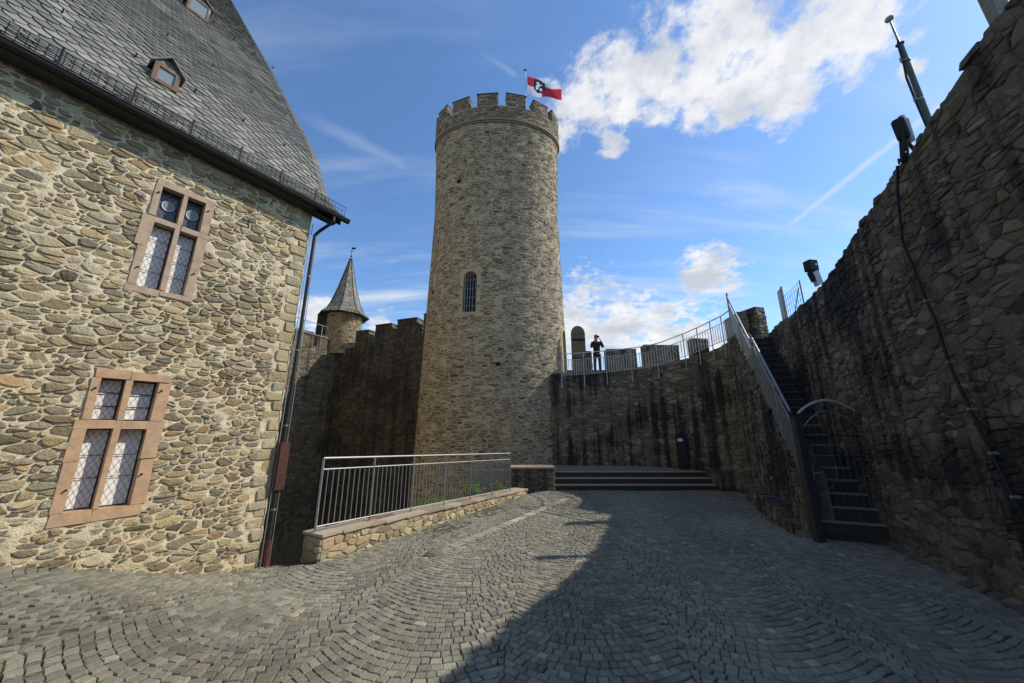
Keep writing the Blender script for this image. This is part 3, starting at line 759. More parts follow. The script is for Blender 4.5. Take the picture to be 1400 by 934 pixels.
def roof_build(hall):
    t0, t1 = -14.0, .40; m = MB()
    for k in range(len(ROOF) - 1):
        a, b = ROOF[k], ROOF[k + 1]
        m.add([HS(t0, a[1], a[0]), HS(t1, a[1], a[0]), HS(t1, b[1], b[0]), HS(t0, b[1], b[0])], [(0, 1, 2, 3)])
        m.add([HS(t0, a[1], -24 - a[0]), HS(t1, a[1], -24 - a[0]), HS(t1, b[1], -24 - b[0]), HS(t0, b[1], -24 - b[0])], [(3, 2, 1, 0)])
        m.add([HS(t1, a[1], a[0]), HS(t1, a[1] - .13, a[0]), HS(t1, b[1] - .13, b[0]), HS(t1, b[1], b[0])], [(0, 1, 2, 3)])      # verge board
    m.add([HS(t0, 3.80, .22), HS(t1, 3.80, .22), HS(t1, 3.80, -.05), HS(t0, 3.80, -.05)], [(0, 1, 2, 3)])     # soffit
    m.add([HS(t0, 3.80, .22), HS(t1, 3.80, .22), HS(t1, 3.86, .24), HS(t0, 3.86, .24)], [(0, 1, 2, 3)])
    # underside of the verge
    for k in range(len(ROOF) - 1):
        a, b = ROOF[k], ROOF[k + 1]
        m.add([HS(-.05, a[1] - .13, a[0]), HS(t1, a[1] - .13, a[0]), HS(t1, b[1] - .13, b[0]), HS(-.05, b[1] - .13, b[0])], [(3, 2, 1, 0)])
    roof = m.build('roof', M['slate_under'], hall)
    R = random.Random(3); pcs = []; sw, se = .185, .118
    smax = RS[-1]; s = .02; row = 0
    dorm = ((-2.28, -1.86, .95, 1.72),)
    while s < smax - .1:
        off = (row % 2) * sw / 2; t = -6.5 + off
        ex = se * (1.0 if s < 6 else 1.3); swr = sw
        while t < t1 + .02:
            tt0, tt1 = t + .004, min(t + swr - .004, t1 + .02)
            if tt1 - tt0 < .03: break
            s0, s1 = s, s + ex * 1.9; mid = (tt0 + tt1) / 2; w = tt1 - tt0
            lift = .026 + R.uniform(-.003, .008); jj = R.uniform(-.005, .005)
            # scale with a rounded lower left corner (old German cut)
            pr = [(tt0, s0 + ex * .75), (tt0 + w * .16, s0 + ex * .28), (tt0 + w * .45, s0 + jj), (tt1 - w * .2, s0 + jj + .004), (tt1, s0 + ex * .42), (tt1, s1), (tt0, s1)]
            top = [roof_pt(a, min(b, smax), lift * (1 - (b - s0) / (s1 - s0)) + .004) for a, b in pr]
            bot = [roof_pt(a, min(b, smax), lift * (1 - (b - s0) / (s1 - s0)) - .005) for a, b in pr[:5]]
            vs = top + bot; fs = [tuple(range(7))] + [(7 + i, 7 + i + 1, i + 1, i) for i in range(4)]
            pcs.append((screen_area(top[:7]), vs, fs, (R.random(), min(1, max(0, R.random() * .8 + .2 * mn.noise(Vector((t, s, 0)) * 1.5))), R.random(), 1)))
            t += swr
        s += ex; row += 1
    lay(pcs, 'slate', 'small_slates', M['slate'], roof, 295)
    # verge slates: darker edge course
    vg = MB(); s = 0.0
    while s < smax - .1:
        vg.cur = (R.random(), R.random() * .4, .5, 1)
        vg.add([roof_pt(t1 - .10, s + .03, .034), roof_pt(t1 + .03, s, .030), roof_pt(t1 + .03, s + .15, .022), roof_pt(t1 - .11, s + .18, .024), roof_pt(t1 + .03, s, -.02), roof_pt(t1 + .03, s + .15, -.02)], [(0, 1, 2, 3), (1, 4, 5, 2)])
        s += .125
    vg.build('verge_slates', M['slate'], roof, kind='stuff', tint=True)
    # gutter
    g = MB(); gp = []
    n = 8
    for k in range(n + 1):
        a = pi + pi * k / n; gp.append((.285 + .055 * cos(a), 3.84 + .055 * sin(a)))
    for (ra, rev) in ((1.0, 0), (.86, 1)):
        q = [(.285 + (p[0] - .285) * ra, 3.84 + (p[1] - 3.84) * ra) for p in gp]
        for k in range(n):
            f = [HS(-14, q[k][1], q[k][0]), HS(.52, q[k][1], q[k][0]), HS(.52, q[k + 1][1], q[k + 1][0]), HS(-14, q[k + 1][1], q[k + 1][0])]
            g.add(f, [(0, 1, 2, 3) if rev else (3, 2, 1, 0)])
    for k in range(n):
        g.add([HS(.52, gp[k][1], gp[k][0]), HS(.52, gp[k + 1][1], gp[k + 1][0]), HS(.52, 3.84, .285)], [(0, 1, 2)])
    for k in range(34):
        t = -7 + k * .22
    g.rod(HS(-14, 3.845, .342), HS(.52, 3.845, .342), .010, 5)
    g.build('gutter', M['gutter'], hall)
    # snow guard: a low ladder fence above the gutter
    z0, z1, dd = 3.98, 4.165, .175
    for k in range(12):
        ta = .52 - (k + 1) * .58; sg = MB()
        for z in (z0, z1): sg.rod(HS(ta + .012, z, dd), HS(ta + .568, z, dd), .0055, 5)
        sg.rod(HS(ta + .012, (z0 + z1) / 2, dd), HS(ta + .568, (z0 + z1) / 2, dd), .004, 4)
        for i in range(9): sg.rod(HS(ta + .03 + i * .065, z0, dd), HS(ta + .03 + i * .065, z1, dd), .004, 4)
        st = sg.build('snow_guard', M['iron'], hall)
        br = MB(); br.box(HS(ta - .012, z0 - .16, dd - .02), (HD * .02).to_3d(), (HN * .03).to_3d(), (0, 0, .40)); br.rod(HS(ta, z0 - .14, dd), HS(ta, z0 - .02, dd - .25), .008, 4)
        br.build('bracket', M['iron'], st)
    # roof hooks
    for i in range(16):
        t = -5.2 + (i % 8) * .70 + (.35 if i >= 8 else 0); s = 1.9 + (i % 8) * .02 if i < 8 else 4.2
        hk = MB(); hk.tube([roof_pt(t, s + .12, .03), roof_pt(t, s, .035), roof_pt(t, s - .01, .075), roof_pt(t, s + .03, .09)], .008, 5); hk.build('roof_hook', M['iron'], roof)
    for i in range(7):
        t = -2.6 + i * .52; s = 9.2
        hk = MB(); hk.tube([roof_pt(t, s + .16, .03), roof_pt(t, s, .035), roof_pt(t, s - .01, .09), roof_pt(t, s + .05, .11)], .012, 5); hk.build('roof_hook', M['iron'], roof)
    # small dormers
    for (tc, s, w, h) in ((-2.07, 1.62, .30, .33), (-1.42, 8.6, .46, .5)):
        base = roof_pt(tc, s); zb = base[2]; rel = Vector((base[0], base[1])) - HA; db = rel.dot(HN) + .03
        back = h / 1.33 + .5
        bd = MB()
        L = [HS(tc - w / 2, zb, db), HS(tc + w / 2, zb, db), HS(tc + w / 2, zb + h, db), HS(tc, zb + h + .16, db), HS(tc - w / 2, zb + h, db)]
        K = [HS(tc - w / 2, zb, db - .05), HS(tc + w / 2, zb, db - .05), HS(tc + w / 2, zb + h, db - back), HS(tc, zb + h + .16, db - back - .12), HS(tc - w / 2, zb + h, db - back)]
        bd.add(L + K, [(0, 1, 2, 3, 4), (1, 6, 7, 2), (0, 4, 9, 5)])
        dm = bd.build('dormer', M['slate'], hall)
        rf = MB(); o_ = .05
        for sg in (-1, 1):
            a = [HS(tc + sg * (w / 2 + o_), zb + h - .06, db + .07), HS(tc, zb + h + .175, db + .07), HS(tc, zb + h + .175, db - back - .2), HS(tc + sg * (w / 2 + o_), zb + h - .06, db - back - .02)]
            b2 = [(p[0], p[1], p[2] + .025) for p in a]
            rf.hexa(a + b2)
        rf.cur = (.3, .2, .5, 1); rf.build('dormer_roof', M['slate'], dm, tint=True)
        fw = .055
        for nm, (a0, a1, c0, c1) in (('frame', (-w / 2, -w / 2 + fw, 0, h)), ('frame', (w / 2 - fw, w / 2, 0, h)), ('frame', (-w / 2 + fw, w / 2 - fw, h - fw, h)), ('frame', (-w / 2 + fw, w / 2 - fw, 0, fw))):
            fm = MB(); fm.box(HS(tc + a0, zb + c0, db), (HD * (a1 - a0)).to_3d(), (HN * .03).to_3d(), (0, 0, c1 - c0)); fm.build(nm, M['brown_wood'], dm)
        pn = MB(); pn.box(HS(tc - w / 2 + fw, zb + fw, db), (HD * (w - 2 * fw)).to_3d(), (HN * .008).to_3d(), (0, 0, h - 2 * fw)); pn.build('pane', M['pane_sky'], dm)
    # downpipe with its box section and the lightning rod beside it
    pp = MB(); bx = (.075, .055)
    Q = lambda z, o=(0, 0): HS(.075 + o[0], z, .045 + o[1])
    pp.tube([HS(.24, 3.80, .285), HS(.24, 3.70, .285), HS(.20, 3.62, .22), HS(.12, 3.50, .09), Q(3.40), Q(3.28)], .028, 8); pp.rod(Q(3.30), Q(-.15), .028, 8); pp.rod(Q(-.8), Q(-1.5), .028, 8)
    dp = pp.build('downpipe', M['gutter'], hall)
    for z in (2.6, 1.3, .1, -1.1):
        c = MB(); c.rod(Q(z), Q(z + .02), .034, 8); c.build('pipe_clip', M['galv'], dp)
    b2 = MB(); b2.box(HS(.02, -.82, -.0), (HD * .13).to_3d(), (HN * .11).to_3d(), (0, 0, .68)); b2.build('pipe_box', M['brown_metal'], dp)
    b3 = MB(); b3.rod(Q(-1.5), Q(-1.95), .042, 8); b3.build('standpipe', M['red_metal'], dp)
    lr = MB(); lr.tube([HS(.012, 3.6, .05), HS(.012, -1.9, .05)], .007, 5); lr.build('lightning_conductor', M['steel'], hall)
    lr = MB(); lr.tube([HS(.125, 3.3, .05), HS(.125, -1.9, .05)], .006, 5); lr.build('lightning_conductor', M['steel'], hall)
    return roof
build_hall()

# ---------------------------------------------------------------- low wall and railing by the ditch
def railing(th, pts, zf, h=1.05, post_sp=1.08, drop=0.0, bal=.115, balz=(.0, .82), post_r=.021, rails=(1.0, .84, .06), mat='steel', posts=None, off=0.0, bal_r=.0075):
    pth = Path(pts, straight=True); L = pth.L
    P = lambda u, z: Vector(pth.S(u, zf(u) + z, off))
    us = posts if posts else [L * i / max(1, round(L / post_sp)) for i in range(max(1, round(L / post_sp)) + 1)]
    for u in us:
        m = MB(); m.box(P(u, -drop) - Vector((.014, .014, 0)), (.028, 0, 0), (0, .028, 0), P(u, h) - P(u, -drop)); m.build('post', M[mat], th)
    for i, r in enumerate(rails):
        m = MB(); n = max(2, int(L / .5)); m.tube([P(L * k / n, r * h if r > .5 else r) for k in range(n + 1)], .018 if i == 0 else .012, 6); m.build('handrail' if i == 0 else 'rail', M[mat], th)
    for a, b in zip(us, us[1:]):
        n = max(1, int((b - a) / bal))
        for k in range(1, n):
            u = a + (b - a) * k / n; m = MB(); m.rod(P(u, rails[-1]), P(u, rails[1] * h), bal_r, 5); m.build('baluster', M[mat], th)

def build_lowwall():
    th = thing('low_wall', 'knee high golden rubble wall with flat sandstone coping, below the steel railing', 'wall')
    A, B = (-2.80, 5.86), (.47, 11.98)
    pth = Path([A, B], side=-1, straight=True); drp = .235 / 6.95
    W = .42
    core = grid_mesh('masonry', pth.S, 0, pth.L, -2.2, -1.50, .05, M['lowwall_mortar'], th, amp=.012, flip=False, seed=5, back=W, top=lambda u: -1.50 - drp * u)
    S2 = pth.S
    masonry(core, S2, 0, pth.L, -2.05, -1.51, .17, .09, .008, .018, M['lowwall_stone'], 31, lod=1, limit=200, top=lambda u: -1.51 - drp * u)
    # end face toward the camera
    d = pth.at(0)[1]; n = Vector((-d.y, d.x)) * -1
    def ES(u, z, dd):
        p = Vector(A) - n * u - d * dd; return (p.x, p.y, z)
    masonry(core, ES, 0, W, -2.3, -1.51, .20, .13, .009, .03, M['lowwall_stone'], 32, lod=1, limit=40, flip=True)
    R = random.Random(4); u = -.03
    while u < pth.L:
        L = R.uniform(.28, .6); L = min(L, pth.L - u)
        for (w0, w1) in (((.035, -.20), (-.21, -W - .03)) if R.random() < .6 else ((.035, -W - .03),)):
            m = MB(); j = lambda: R.uniform(-.012, .012); z0, z1 = -1.495 - drp * (u + L / 2), -1.455 - drp * (u + L / 2) + R.uniform(-.006, .006)
            pr = [(u + .006, w0 + j()), (u + L - .006, w0 + j()), (u + L - .006, w1 - j()), (u + .006, w1 - j())]
            m.cur = (R.random(), R.random(), .5, 1); m.hexa([pth.S(a, z0, b) for a, b in pr] + [pth.S(a, z1 + R.uniform(-.003, .003), b) for a, b in pr])
            for k in range(len(m.f)): pass
            m.build('coping_stone', M['cap_stone'], th, tint=True)
        u += L
    rt = thing('ditch_railing', 'galvanised steel railing with thin upright bars on the low wall', 'railing')
    railing(rt, [(-3.0, 6.0), (-.05, 11.3)], lambda u: -1.452 - drp * u, h=1.06, posts=None, post_sp=1.05, off=0.0, bal=.092)
    # short uprights between handrail and top rail
build_lowwall()

# ---------------------------------------------------------------- round tower
TC = Vector((-.80, 16.2)); TB = 1.95
TR = lerp_tab([(-4, 3.50), (-.8, 3.38), (5.1, 3.24), (10.6, 3.10), (14.7, 3.24), (17, 3.24)])
def TSf(extra=0.0):
    # u is arc length measured at radius ~3.3 as angle*2.75 from the front; v height
    def S(u, z, d):
        a = u / 2.75; r = TR(z); k = r / 3.3; ax, by = r, TB * k * 1.0
        x, y = ax * sin(a), -by * cos(a); nx, ny = sin(a) / ax, -cos(a) / by; L = hypot(nx, ny)
        return (TC.x + x + nx / L * (d + extra), TC.y + y + ny / L * (d + extra), z)
    return S
def build_tower():
    th = thing('round_tower', 'tall round rubble stone keep with battlements and a barred arched window', 'tower')
    S = TSf(); U = 2.75 * pi
    win = (-.92, -.34, 4.92, 6.90)
    # window position as arc length: x = -1.82 on the front
    uw = math.asin((-1.82 - TC.x) / TR(5.8)) * 2.75; ww = .30
    win = (uw - ww, uw + ww, 4.95, 6.85)
    ud = 2.02 * 2.75 * .78; 
    dz0, dz1 = 2.45, 4.55; ud = 2.75 * 1.33; dw = .42
    door = (ud - dw, ud + dw, dz0, dz1)
    core = grid_mesh('masonry', S, -U, U, -6.5, 14.75, .16, M['tower_mortar'], th, amp=.020, lift=.006, holes=[(win[0], win[1], win[2], win[3]), door], seed=9, nfreq=3)
    masonry(core, S, -5.4, 5.4, -3.0, 14.66, .24, .092, .024, .020, M['tower_stone'], 41, holes=[(win[0] - .10, win[1] + .10, win[2] - .10, win[3] + .12), (door[0] - .1, door[1] + .1, door[2] - .1, door[3] + .12)], lod=0, drop=.2, skip=.04, wmax=.6, split=.2)
    # window surround, recess and bars
    def arch(a0, a1, z0, zs, zt, n=10):
        c, r = (a0 + a1) / 2, (a1 - a0) / 2; out = [(a0, z0), (a0, zs)]
        for k in range(1, n): t = pi - pi * k / n; out.append((c + r * cos(t), zs + (zt - zs) * sin(t)))
        return out + [(a1, zs), (a1, z0)]
    for nm, (a0, a1, z0, z1), mat, lab in (('window', win, M['sandstone_pale'], 'barred round-arched tower window'), ('doorway', door, M['sandstone_pale'], 'arched doorway onto the wall walk')):
        hw = (a1 - a0) / 2; zs = z1 - hw * 1.05; inner = arch(a0 + .03, a1 - .03, z0, zs, z1 - .02); outer = arch(a0 - .12, a1 + .12, z0 - .10, zs, z1 + .12)
        m = MB(); n = len(inner)
        vs = [S(a, z, .030) for a, z in inner] + [S(a, z, .030) for a, z in outer] + [S(a, z, -.35) for a, z in inner] + [S(a, z, -.03) for a, z in outer]
        fs = []
        for i in range(n - 1):
            fs += [(i, i + n, i + 1 + n, i + 1), (i + 2 * n, i, i + 1, i + 1 + 2 * n), (i + n, i + 3 * n, i + 1 + 3 * n, i + 1 + n)]
        fs += [(n - 1, 0, n, 2 * n - 1), (0, n - 1, 3 * n - 1, 2 * n)]
        m.add(vs, fs); m.add([S(a, z, -.349) for a, z in inner], [tuple(range(n))])
        # dark chamber behind
        w = MB(); w.add(vs, fs); o = w.build(nm, M['tower_mortar'], th); o['label'] = lab
        bk = MB(); bk.add([S(a, z, -.34) for a, z in inner], [tuple(range(n))[::-1]]); bk.build('dark_interior', M['iron'], o)
        if nm == 'window':
            for k in range(5):
                a = a0 + .03 + (a1 - a0 - .06) * (k + .5) / 5; hz = z1 - .03 - .3 * abs(2 * (k - 2) / 5) ** 2; m2 = MB(); m2.rod(S(a, z0, -.06), S(a, hz, -.06), .016, 5); m2.build('bar', M['galv'], o)
            for k in range(4):
                z = z0 + .3 + k * .4; m2 = MB(); m2.rod(S(a0 + .03, z, -.05), S(a1 - .03, z, -.05), .012, 5); m2.build('bar', M['galv'], o)
            for sx in (a0 - .05, a1 + .05):
                for z in (z0 + .35, z0 + 1.15): m2 = MB(); m2.rod(S(sx, z, .0), S(sx, z, .08), .03, 6); m2.build('hinge_pin', M['iron'], o)
            sl = MB(); sl.hexa([S(a0 - .28, z0 - .22, -.05), S(a1 + .25, z0 - .22, -.05), S(a1 + .25, z0 - .22, .05), S(a0 - .28, z0 - .22, .05), S(a0 - .28, z0 - .02, -.05), S(a1 + .25, z0 - .02, -.05), S(a1 + .25, z0 - .02, .06), S(a0 - .28, z0 - .02, .06)]); sl.build('sill', M['tower_mortar'], o)
    R = random.Random(19)
    for (u, z) in ((-1.6, 11.6), (2.4, 9.6), (-2.9, 6.2), (.2, 2.7)):
        a, b = .065 + R.uniform(-.015, .02), .06 + R.uniform(-.01, .02); hl = MB(); f = [(-a, -b), (a, -b), (a * .9, b), (-a, b * .9)]
        hl.add([S(u + p, z + q, .030) for p, q in f] + [S(u + p * 1.5, z + q * 1.5, .012) for p, q in f], [(0, 1, 2, 3)] + [((i + 1) % 4, i, i + 4, (i + 1) % 4 + 4) for i in range(4)]); hl.build('putlog_hole', M['iron'], th)
    # narrow slit on the far right flank
    sl = MB(); us = 2.75 * 1.52; sl.add([S(us - .1, 8.9, .035), S(us + .1, 8.9, .035), S(us + .1, 9.8, .035), S(us - .1, 9.8, .035)], [(0, 1, 2, 3)]); sl.build('slit', M['iron'], th)
    # crown: corbelled ring, parapet, merlons
    rg = MB(); n = 72
    for (z0, z1, e0, e1) in ((14.66, 14.74, .02, .07), (14.74, 14.86, .10, .11)):
        vs = []
        for j in range(n):
            u = -U + 2 * U * j / n; vs += [S(u, z0, e0), S(u, z0 + .001, e1), S(u, z1, e1), S(u, z1, -.2)]
        fs = []
        for j in range(n):
            a, b = 4 * j, 4 * ((j + 1) % n); fs += [(a, b, b + 1, a + 1), (a + 1, b + 1, b + 2, a + 2), (a + 2, b + 2, b + 3, a + 3)]
        rg.add(vs, fs)
    rg.build('string_course', M['tower_stone'], th, tint=True)
    SP = TSf(.07)
    par = grid_mesh('parapet', SP, -U, U, 14.86, 15.62, .14, M['tower_mortar'], th, amp=.02, seed=4, nfreq=3, back=.42)
    masonry(par, SP, -5.6, 5.6, 14.88, 15.58, .27, .12, .012, .026, M['tower_stone'], 43, lod=0, limit=120)
    fl = MB(); fl.add([SP(-U + 2 * U * j / 48, 14.9, -.3) for j in range(48)], [tuple(range(48))]); fl.build('roof_deck', M['paving'], th)
    # 14 merlons around
    nm = 14; mw = 1.04
    A0 = math.asin((-1.72 - TC.x) / 3.4)
    for k in range(nm):
        # roughly even round the ellipse
        uc = 2.75 * (-.13 + tau * k / nm * 1.0)
        if uc > U: uc -= 2 * U
        mm = MB(); a0, a1 = uc - mw / 2 * .82, uc + mw / 2 * .82
        z1 = 16.32 + .04 * sin(k * 2.3)
        def MS(lo, hi): return [SP(a0, lo, .0), SP(uc, lo, .0), SP(a1, lo, .0), SP(a1, lo, -.42), SP(uc, lo, -.42), SP(a0, lo, -.42)]
        vs = MS(15.6, 0) + MS(z1, 0); mm.add(vs, [(i, (i + 1) % 6, (i + 1) % 6 + 6, i + 6) for i in range(6)] + [tuple(range(6, 12))])
        mer = mm.build('merlon', M['tower_mortar'], th)
        if abs(uc) < 5.2:
            masonry(mer, SP, a0, a1, 15.62, z1, .24, .12, .012, .024, M['tower_stone'], 60 + k, lod=0, limit=20)
            for (ue, sg) in ((a0, -1), (a1, 1)):
                def SS(u, z, d, ue=ue, sg=sg):
                    p = Vector(SP(ue, z, -u)); q = Vector(SP(ue + sg * .1, z, -u)); dr = (q - p).normalized(); return tuple(p + dr * d)
                masonry(mer, SS, 0, .42, 15.62, z1, .22, .12, .012, .02, M['tower_stone'], 90 + k, lod=0, limit=4, flip=(sg == 1))
            cp = MB(); vs = [SP(a0 - .03, z1, .04), SP(a1 + .03, z1, .04), SP(a1 + .03, z1, -.46), SP(a0 - .03, z1, -.46)]; cp.hexa(vs + [(v[0], v[1], v[2] + .06) for v in vs]); cp.build('cap_slab', M['slate_under'], mer)
    # open arched door leaf on the wall walk
    dl = MB(); x0, x1, y = 2.62, 3.24, 15.35; pr = [(x0, 2.5), (x0, 4.28)] + [((x0 + x1) / 2 + (x1 - x0) / 2 * cos(pi - pi * k / 10), 4.28 + .36 * sin(pi * k / 10)) for k in range(1, 10)] + [(x1, 4.28), (x1, 2.5)]
    n = len(pr); dl.add([(a, y, z) for a, z in pr] + [(a, y + .06, z) for a, z in pr], [tuple(range(n))[::-1], tuple(range(n, 2 * n))] + [(i, (i + 1) % n, (i + 1) % n + n, i + n) for i in range(n)])
    o = dl.build('door_leaf', M['door_wood'], th)
    for z in (3.1, 3.95):
        b = MB(); b.box((x0 + .02, y - .03, z), (x1 - x0 - .04, 0, 0), (0, .029, 0), (0, 0, .09)); b.build('door_brace', M['black_wood'], o)
    for k in range(1, 6):
        b = MB(); xx = x0 + (x1 - x0) * k / 6; b.box((xx - .004, y - .004, 2.52), (.008, 0, 0), (0, .003, 0), (0, 0, 1.8)); b.build('plank_joint', M['black_wood'], o)
build_tower()

def build_flag():
    fp = thing('flagpole', 'slim white flagpole on top of the round tower', 'flagpole'); m = MB(); x, y = .75, 16.0
    m.rod((x, y, 14.9), (x, y, 20.0), .045, 8, .032); m.build('pole', M['pole_white'], fp)
    m = MB(); m.lathe((x, y, 20.0), [(.03, 0), (.08, .02), (.08, .07), (.03, .10)], 10); m.build('finial', M['dark_metal'], fp)
    # the flag, blowing to the right and drooping
    nu, nv = 36, 18; L, H = 1.95, 1.22
    def P(a, b):     # a along, b up 0..1
        top = Vector((x + .12, y, 19.66)); X = top.x + a * L * .95; Y = y + .08 * sin(a * 9 + b * 2.2) * (.25 + a) - .25 * a
        droop = -1.12 * a ** .9 ; hh = H * (1 - .33 * sstep(a, .2, 1)); Z = top.z + droop - (1 - b) * hh + .03 * sin(a * 9 + 1) * a
        return (X, Y, Z)
    vs = [P(i / nu, j / nv) for j in range(nv + 1) for i in range(nu + 1)]
    fs = []; mi = []
    def region(a, b):
        # dark heraldic shield in the hoist half, white charge on it; red and white stripes
        sx, sy = (a - .36) / .17, (b - .60) / .40
        ins = abs(sx) < 1 and sy < .85 and sy > -1 + .55 * abs(sx) ** 2.2 - .0
        if ins:
            ch = (abs(sx + .35 - .3 * sy) < .22 and -.5 < sy < .6) or (abs(sy - .1 - .4 * sx) < .16 and -.6 < sx < .5) or (hypot(sx - .25, (sy + .45)) < .24)
            return 2 if not ch else 1
        if a < .42: return 0 if b > .5 else 1
        return 0 if b < .70 else 1
    for j in range(nv):
        for i in range(nu):
            a = j * (nu + 1) + i; fs.append((a, a + 1, a + nu + 2, a + nu + 1)); mi.append(region((i + .5) / nu, (j + .5) / nv))
    me = bpy.data.meshes.new('flag'); me.from_pydata(vs, [], fs)
    for c, nme in (((.52, .035, .05), 'flag_red'), ((.75, .76, .80), 'flag_white'), ((.03, .03, .05), 'flag_dark')):
        mt = plain_mat(nme, c, .8, var=.06)
        bn = mt.node_tree; b = bn.nodes['Principled BSDF']; tr = bn.nodes.new('ShaderNodeBsdfTranslucent'); tr.inputs[0].default_value = (*c, 1)
        mx = bn.nodes.new('ShaderNodeMixShader'); mx.inputs[0].default_value = .45; out = bn.nodes['Material Output']
        bn.links.new(b.outputs[0], mx.inputs[1]); bn.links.new(tr.outputs[0], mx.inputs[2]); bn.links.new(mx.outputs[0], out.inputs[0]); me.materials.append(mt)
    me.polygons.foreach_set('material_index', mi); me.polygons.foreach_set('use_smooth', [True] * len(mi))
    o = bpy.data.objects.new('flag', me); C.objects.link(o); tag(o, 'red and white flag with dark crest blowing from the tower flagpole', 'flag')
build_flag()

# ---------------------------------------------------------------- curtain wall behind the platform, with its walk and stair parapet
FRONT = [(1.6, 14.75), (2.2, 14.5), (4.2, 14.45), (5.7, 14.15), (6.65, 13.45), (7.2, 12.75), (7.38, 11.9), (6.95, 10.75), (6.2, 9.0), (5.46, 7.25)]
SA, SB = Vector((5.42, 7.0)), Vector((7.42, 11.65)); SL = (SB - SA).length; SDIR = (SB - SA).normalized(); SN = Vector((SDIR.y, -SDIR.x))
def stair_z(s): return -EYE + 4.80 * min(max(s / SL, 0), 1)
FP = Path(FRONT, side=-1)
def front_top(u):
    p, _ = FP.at(u); s = (p - SA).dot(SDIR)
    uc = FP.near(7.38, 11.9)
    if u < uc - .3: return lerp_tab([(0, 2.36), (FP.near(2.2, 14.5), 2.36), (FP.near(4.2, 14.45), 2.5), (FP.near(6.65, 13.45), 2.75), (uc, 3.0)])(u)
    return min(3.0, stair_z(s) + .85)
def build_front():
    th = thing('wall_walk', 'dark curved rubble wall behind the platform, carrying the railed wall walk', 'wall')
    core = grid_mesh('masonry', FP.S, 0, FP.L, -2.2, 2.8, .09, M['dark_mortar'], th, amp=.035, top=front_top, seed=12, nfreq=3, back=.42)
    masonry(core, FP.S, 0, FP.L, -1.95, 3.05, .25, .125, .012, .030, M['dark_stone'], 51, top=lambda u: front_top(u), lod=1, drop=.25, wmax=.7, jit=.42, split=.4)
    # walk floor: from the front wall back to the outer parapet
    m = MB(); inner = [(1.5, 14.9), (3, 14.6), (4.5, 14.55), (5.8, 14.25), (6.7, 13.6), (7.25, 12.9), (7.45, 12.0), (7.5, 11.7)]; outer = [(1.5, 16.6), (3, 16.6), (4.5, 16.6), (6.5, 16.6), (8.6, 16.4), (10.2, 15.4), (10.6, 13.4), (8.9, 11.5)]
    zz = [2.42, 2.45, 2.5, 2.6, 2.75, 2.88, 2.95, 2.95]
    for i in range(7):
        q = [(*inner[i], zz[i]), (*inner[i + 1], zz[i + 1]), (*outer[i + 1], zz[i + 1]), (*outer[i], zz[i])]
        m.hexa([(p[0], p[1], p[2] - .25) for p in q] + q)
    m.build('walk_floor', M['paving'], th)
    # rain streaked outer parapet with merlons
    OP = Path([(1.6, 16.05), (4.0, 16.0), (6.6, 15.95), (8.3, 15.4), (9.6, 14.3), (10.2, 12.9)], side=-1)
    ot = thing('battlement', 'row of dark stone merlons along the outer edge of the wall walk', 'battlement')
    pc = grid_mesh('parapet', OP.S, 0, OP.L, -7, 2.75, .25, M['dark_mortar'], ot, amp=.02, seed=3, back=.5)
    R = random.Random(8)
    for (x0, x1, z1) in ((3.05, 3.62, 3.60), (4.30, 5.64, 3.72), (6.02, 7.60, 3.90), (8.05, 8.75, 4.1)):
        y = 15.9 if x0 < 7.7 else 15.5
        m = MB(); w = .48; j = lambda: R.uniform(-.02, .02)
        m.hexa([(x0, y, 2.6), (x1, y, 2.6), (x1, y + w, 2.6), (x0, y + w, 2.6), (x0 + j(), y, z1 + j()), (x1 + j(), y, z1 + j()), (x1, y + w, z1 + j()), (x0, y + w, z1 + j())])
        mer = m.build('merlon', M['dark_mortar'], ot)
        masonry(mer, lambda u, z, d, y=y: (u, y - d, z), x0, x1, 2.62, z1 - .02, .24, .12, .01, .025, M['dark_stone'], int(x0 * 10), lod=0, limit=40)
        masonry(mer, lambda u, z, d, x1=x1, y=y: (x1 + d, y + u, z), 0, w, 2.62, z1 - .02, .22, .12, .01, .022, M['curtain_stone'], int(x0 * 10) + 1, lod=0, limit=12)
    # big merlon above the stair head
    a = Vector((9.0, 13.75)); 
    m = MB(); z1 = 4.68; pts = [(9.02, 13.75), (9.72, 13.55), (10.22, 13.75), (10.3, 14.6), (9.1, 14.7)]; n = 5
    m.add([(p[0], p[1], 2.6) for p in pts] + [(p[0], p[1], z1 + (.0, .22, .25, .2, 0)[i]) for i, p in enumerate(pts)], [(i, (i + 1) % n, (i + 1) % n + n, i + n) for i in range(n)] + [tuple(range(n, 2 * n))])
    mer = m.build('merlon', M['dark_mortar'], ot)
    for (p, q, sd, mt) in ((pts[0], pts[1], 1, 'dark_stone'), (pts[1], pts[2], 1, 'curtain_stone')):
        pa = Path([p, q], side=-1, straight=True)
        masonry(mer, pa.S, 0, pa.L, 2.65, 4.75, .24, .13, .01, .03, M[mt], 77 + int(p[0]), lod=1, limit=60)
    # walkway railing, its posts bolted to the wall face
    rt = thing('walk_railing', 'grey steel railing with upright bars along the wall walk to the stair head', 'railing')
    pts = [(2.02, 14.42), (2.92, 14.38), (3.84, 14.38), (4.85, 14.33), (5.80, 14.02), (6.62, 13.42), (6.95, 12.98), (7.2, 12.5), (7.33, 12.0), (7.32, 11.45)]
    pa = Path(pts, straight=True); zt = lerp_tab([(0, 2.16), (pa.s[1], 2.2), (pa.s[4], 2.48), (pa.s[5], 2.74), (pa.s[7], 2.95), (pa.L, 3.02)])
    railing(rt, pts, lambda u: zt(u), h=.98, posts=pa.s[:], drop=.42, bal=.10, rails=(1.0, .74, .10), mat='galv_bright', bal_r=.012)
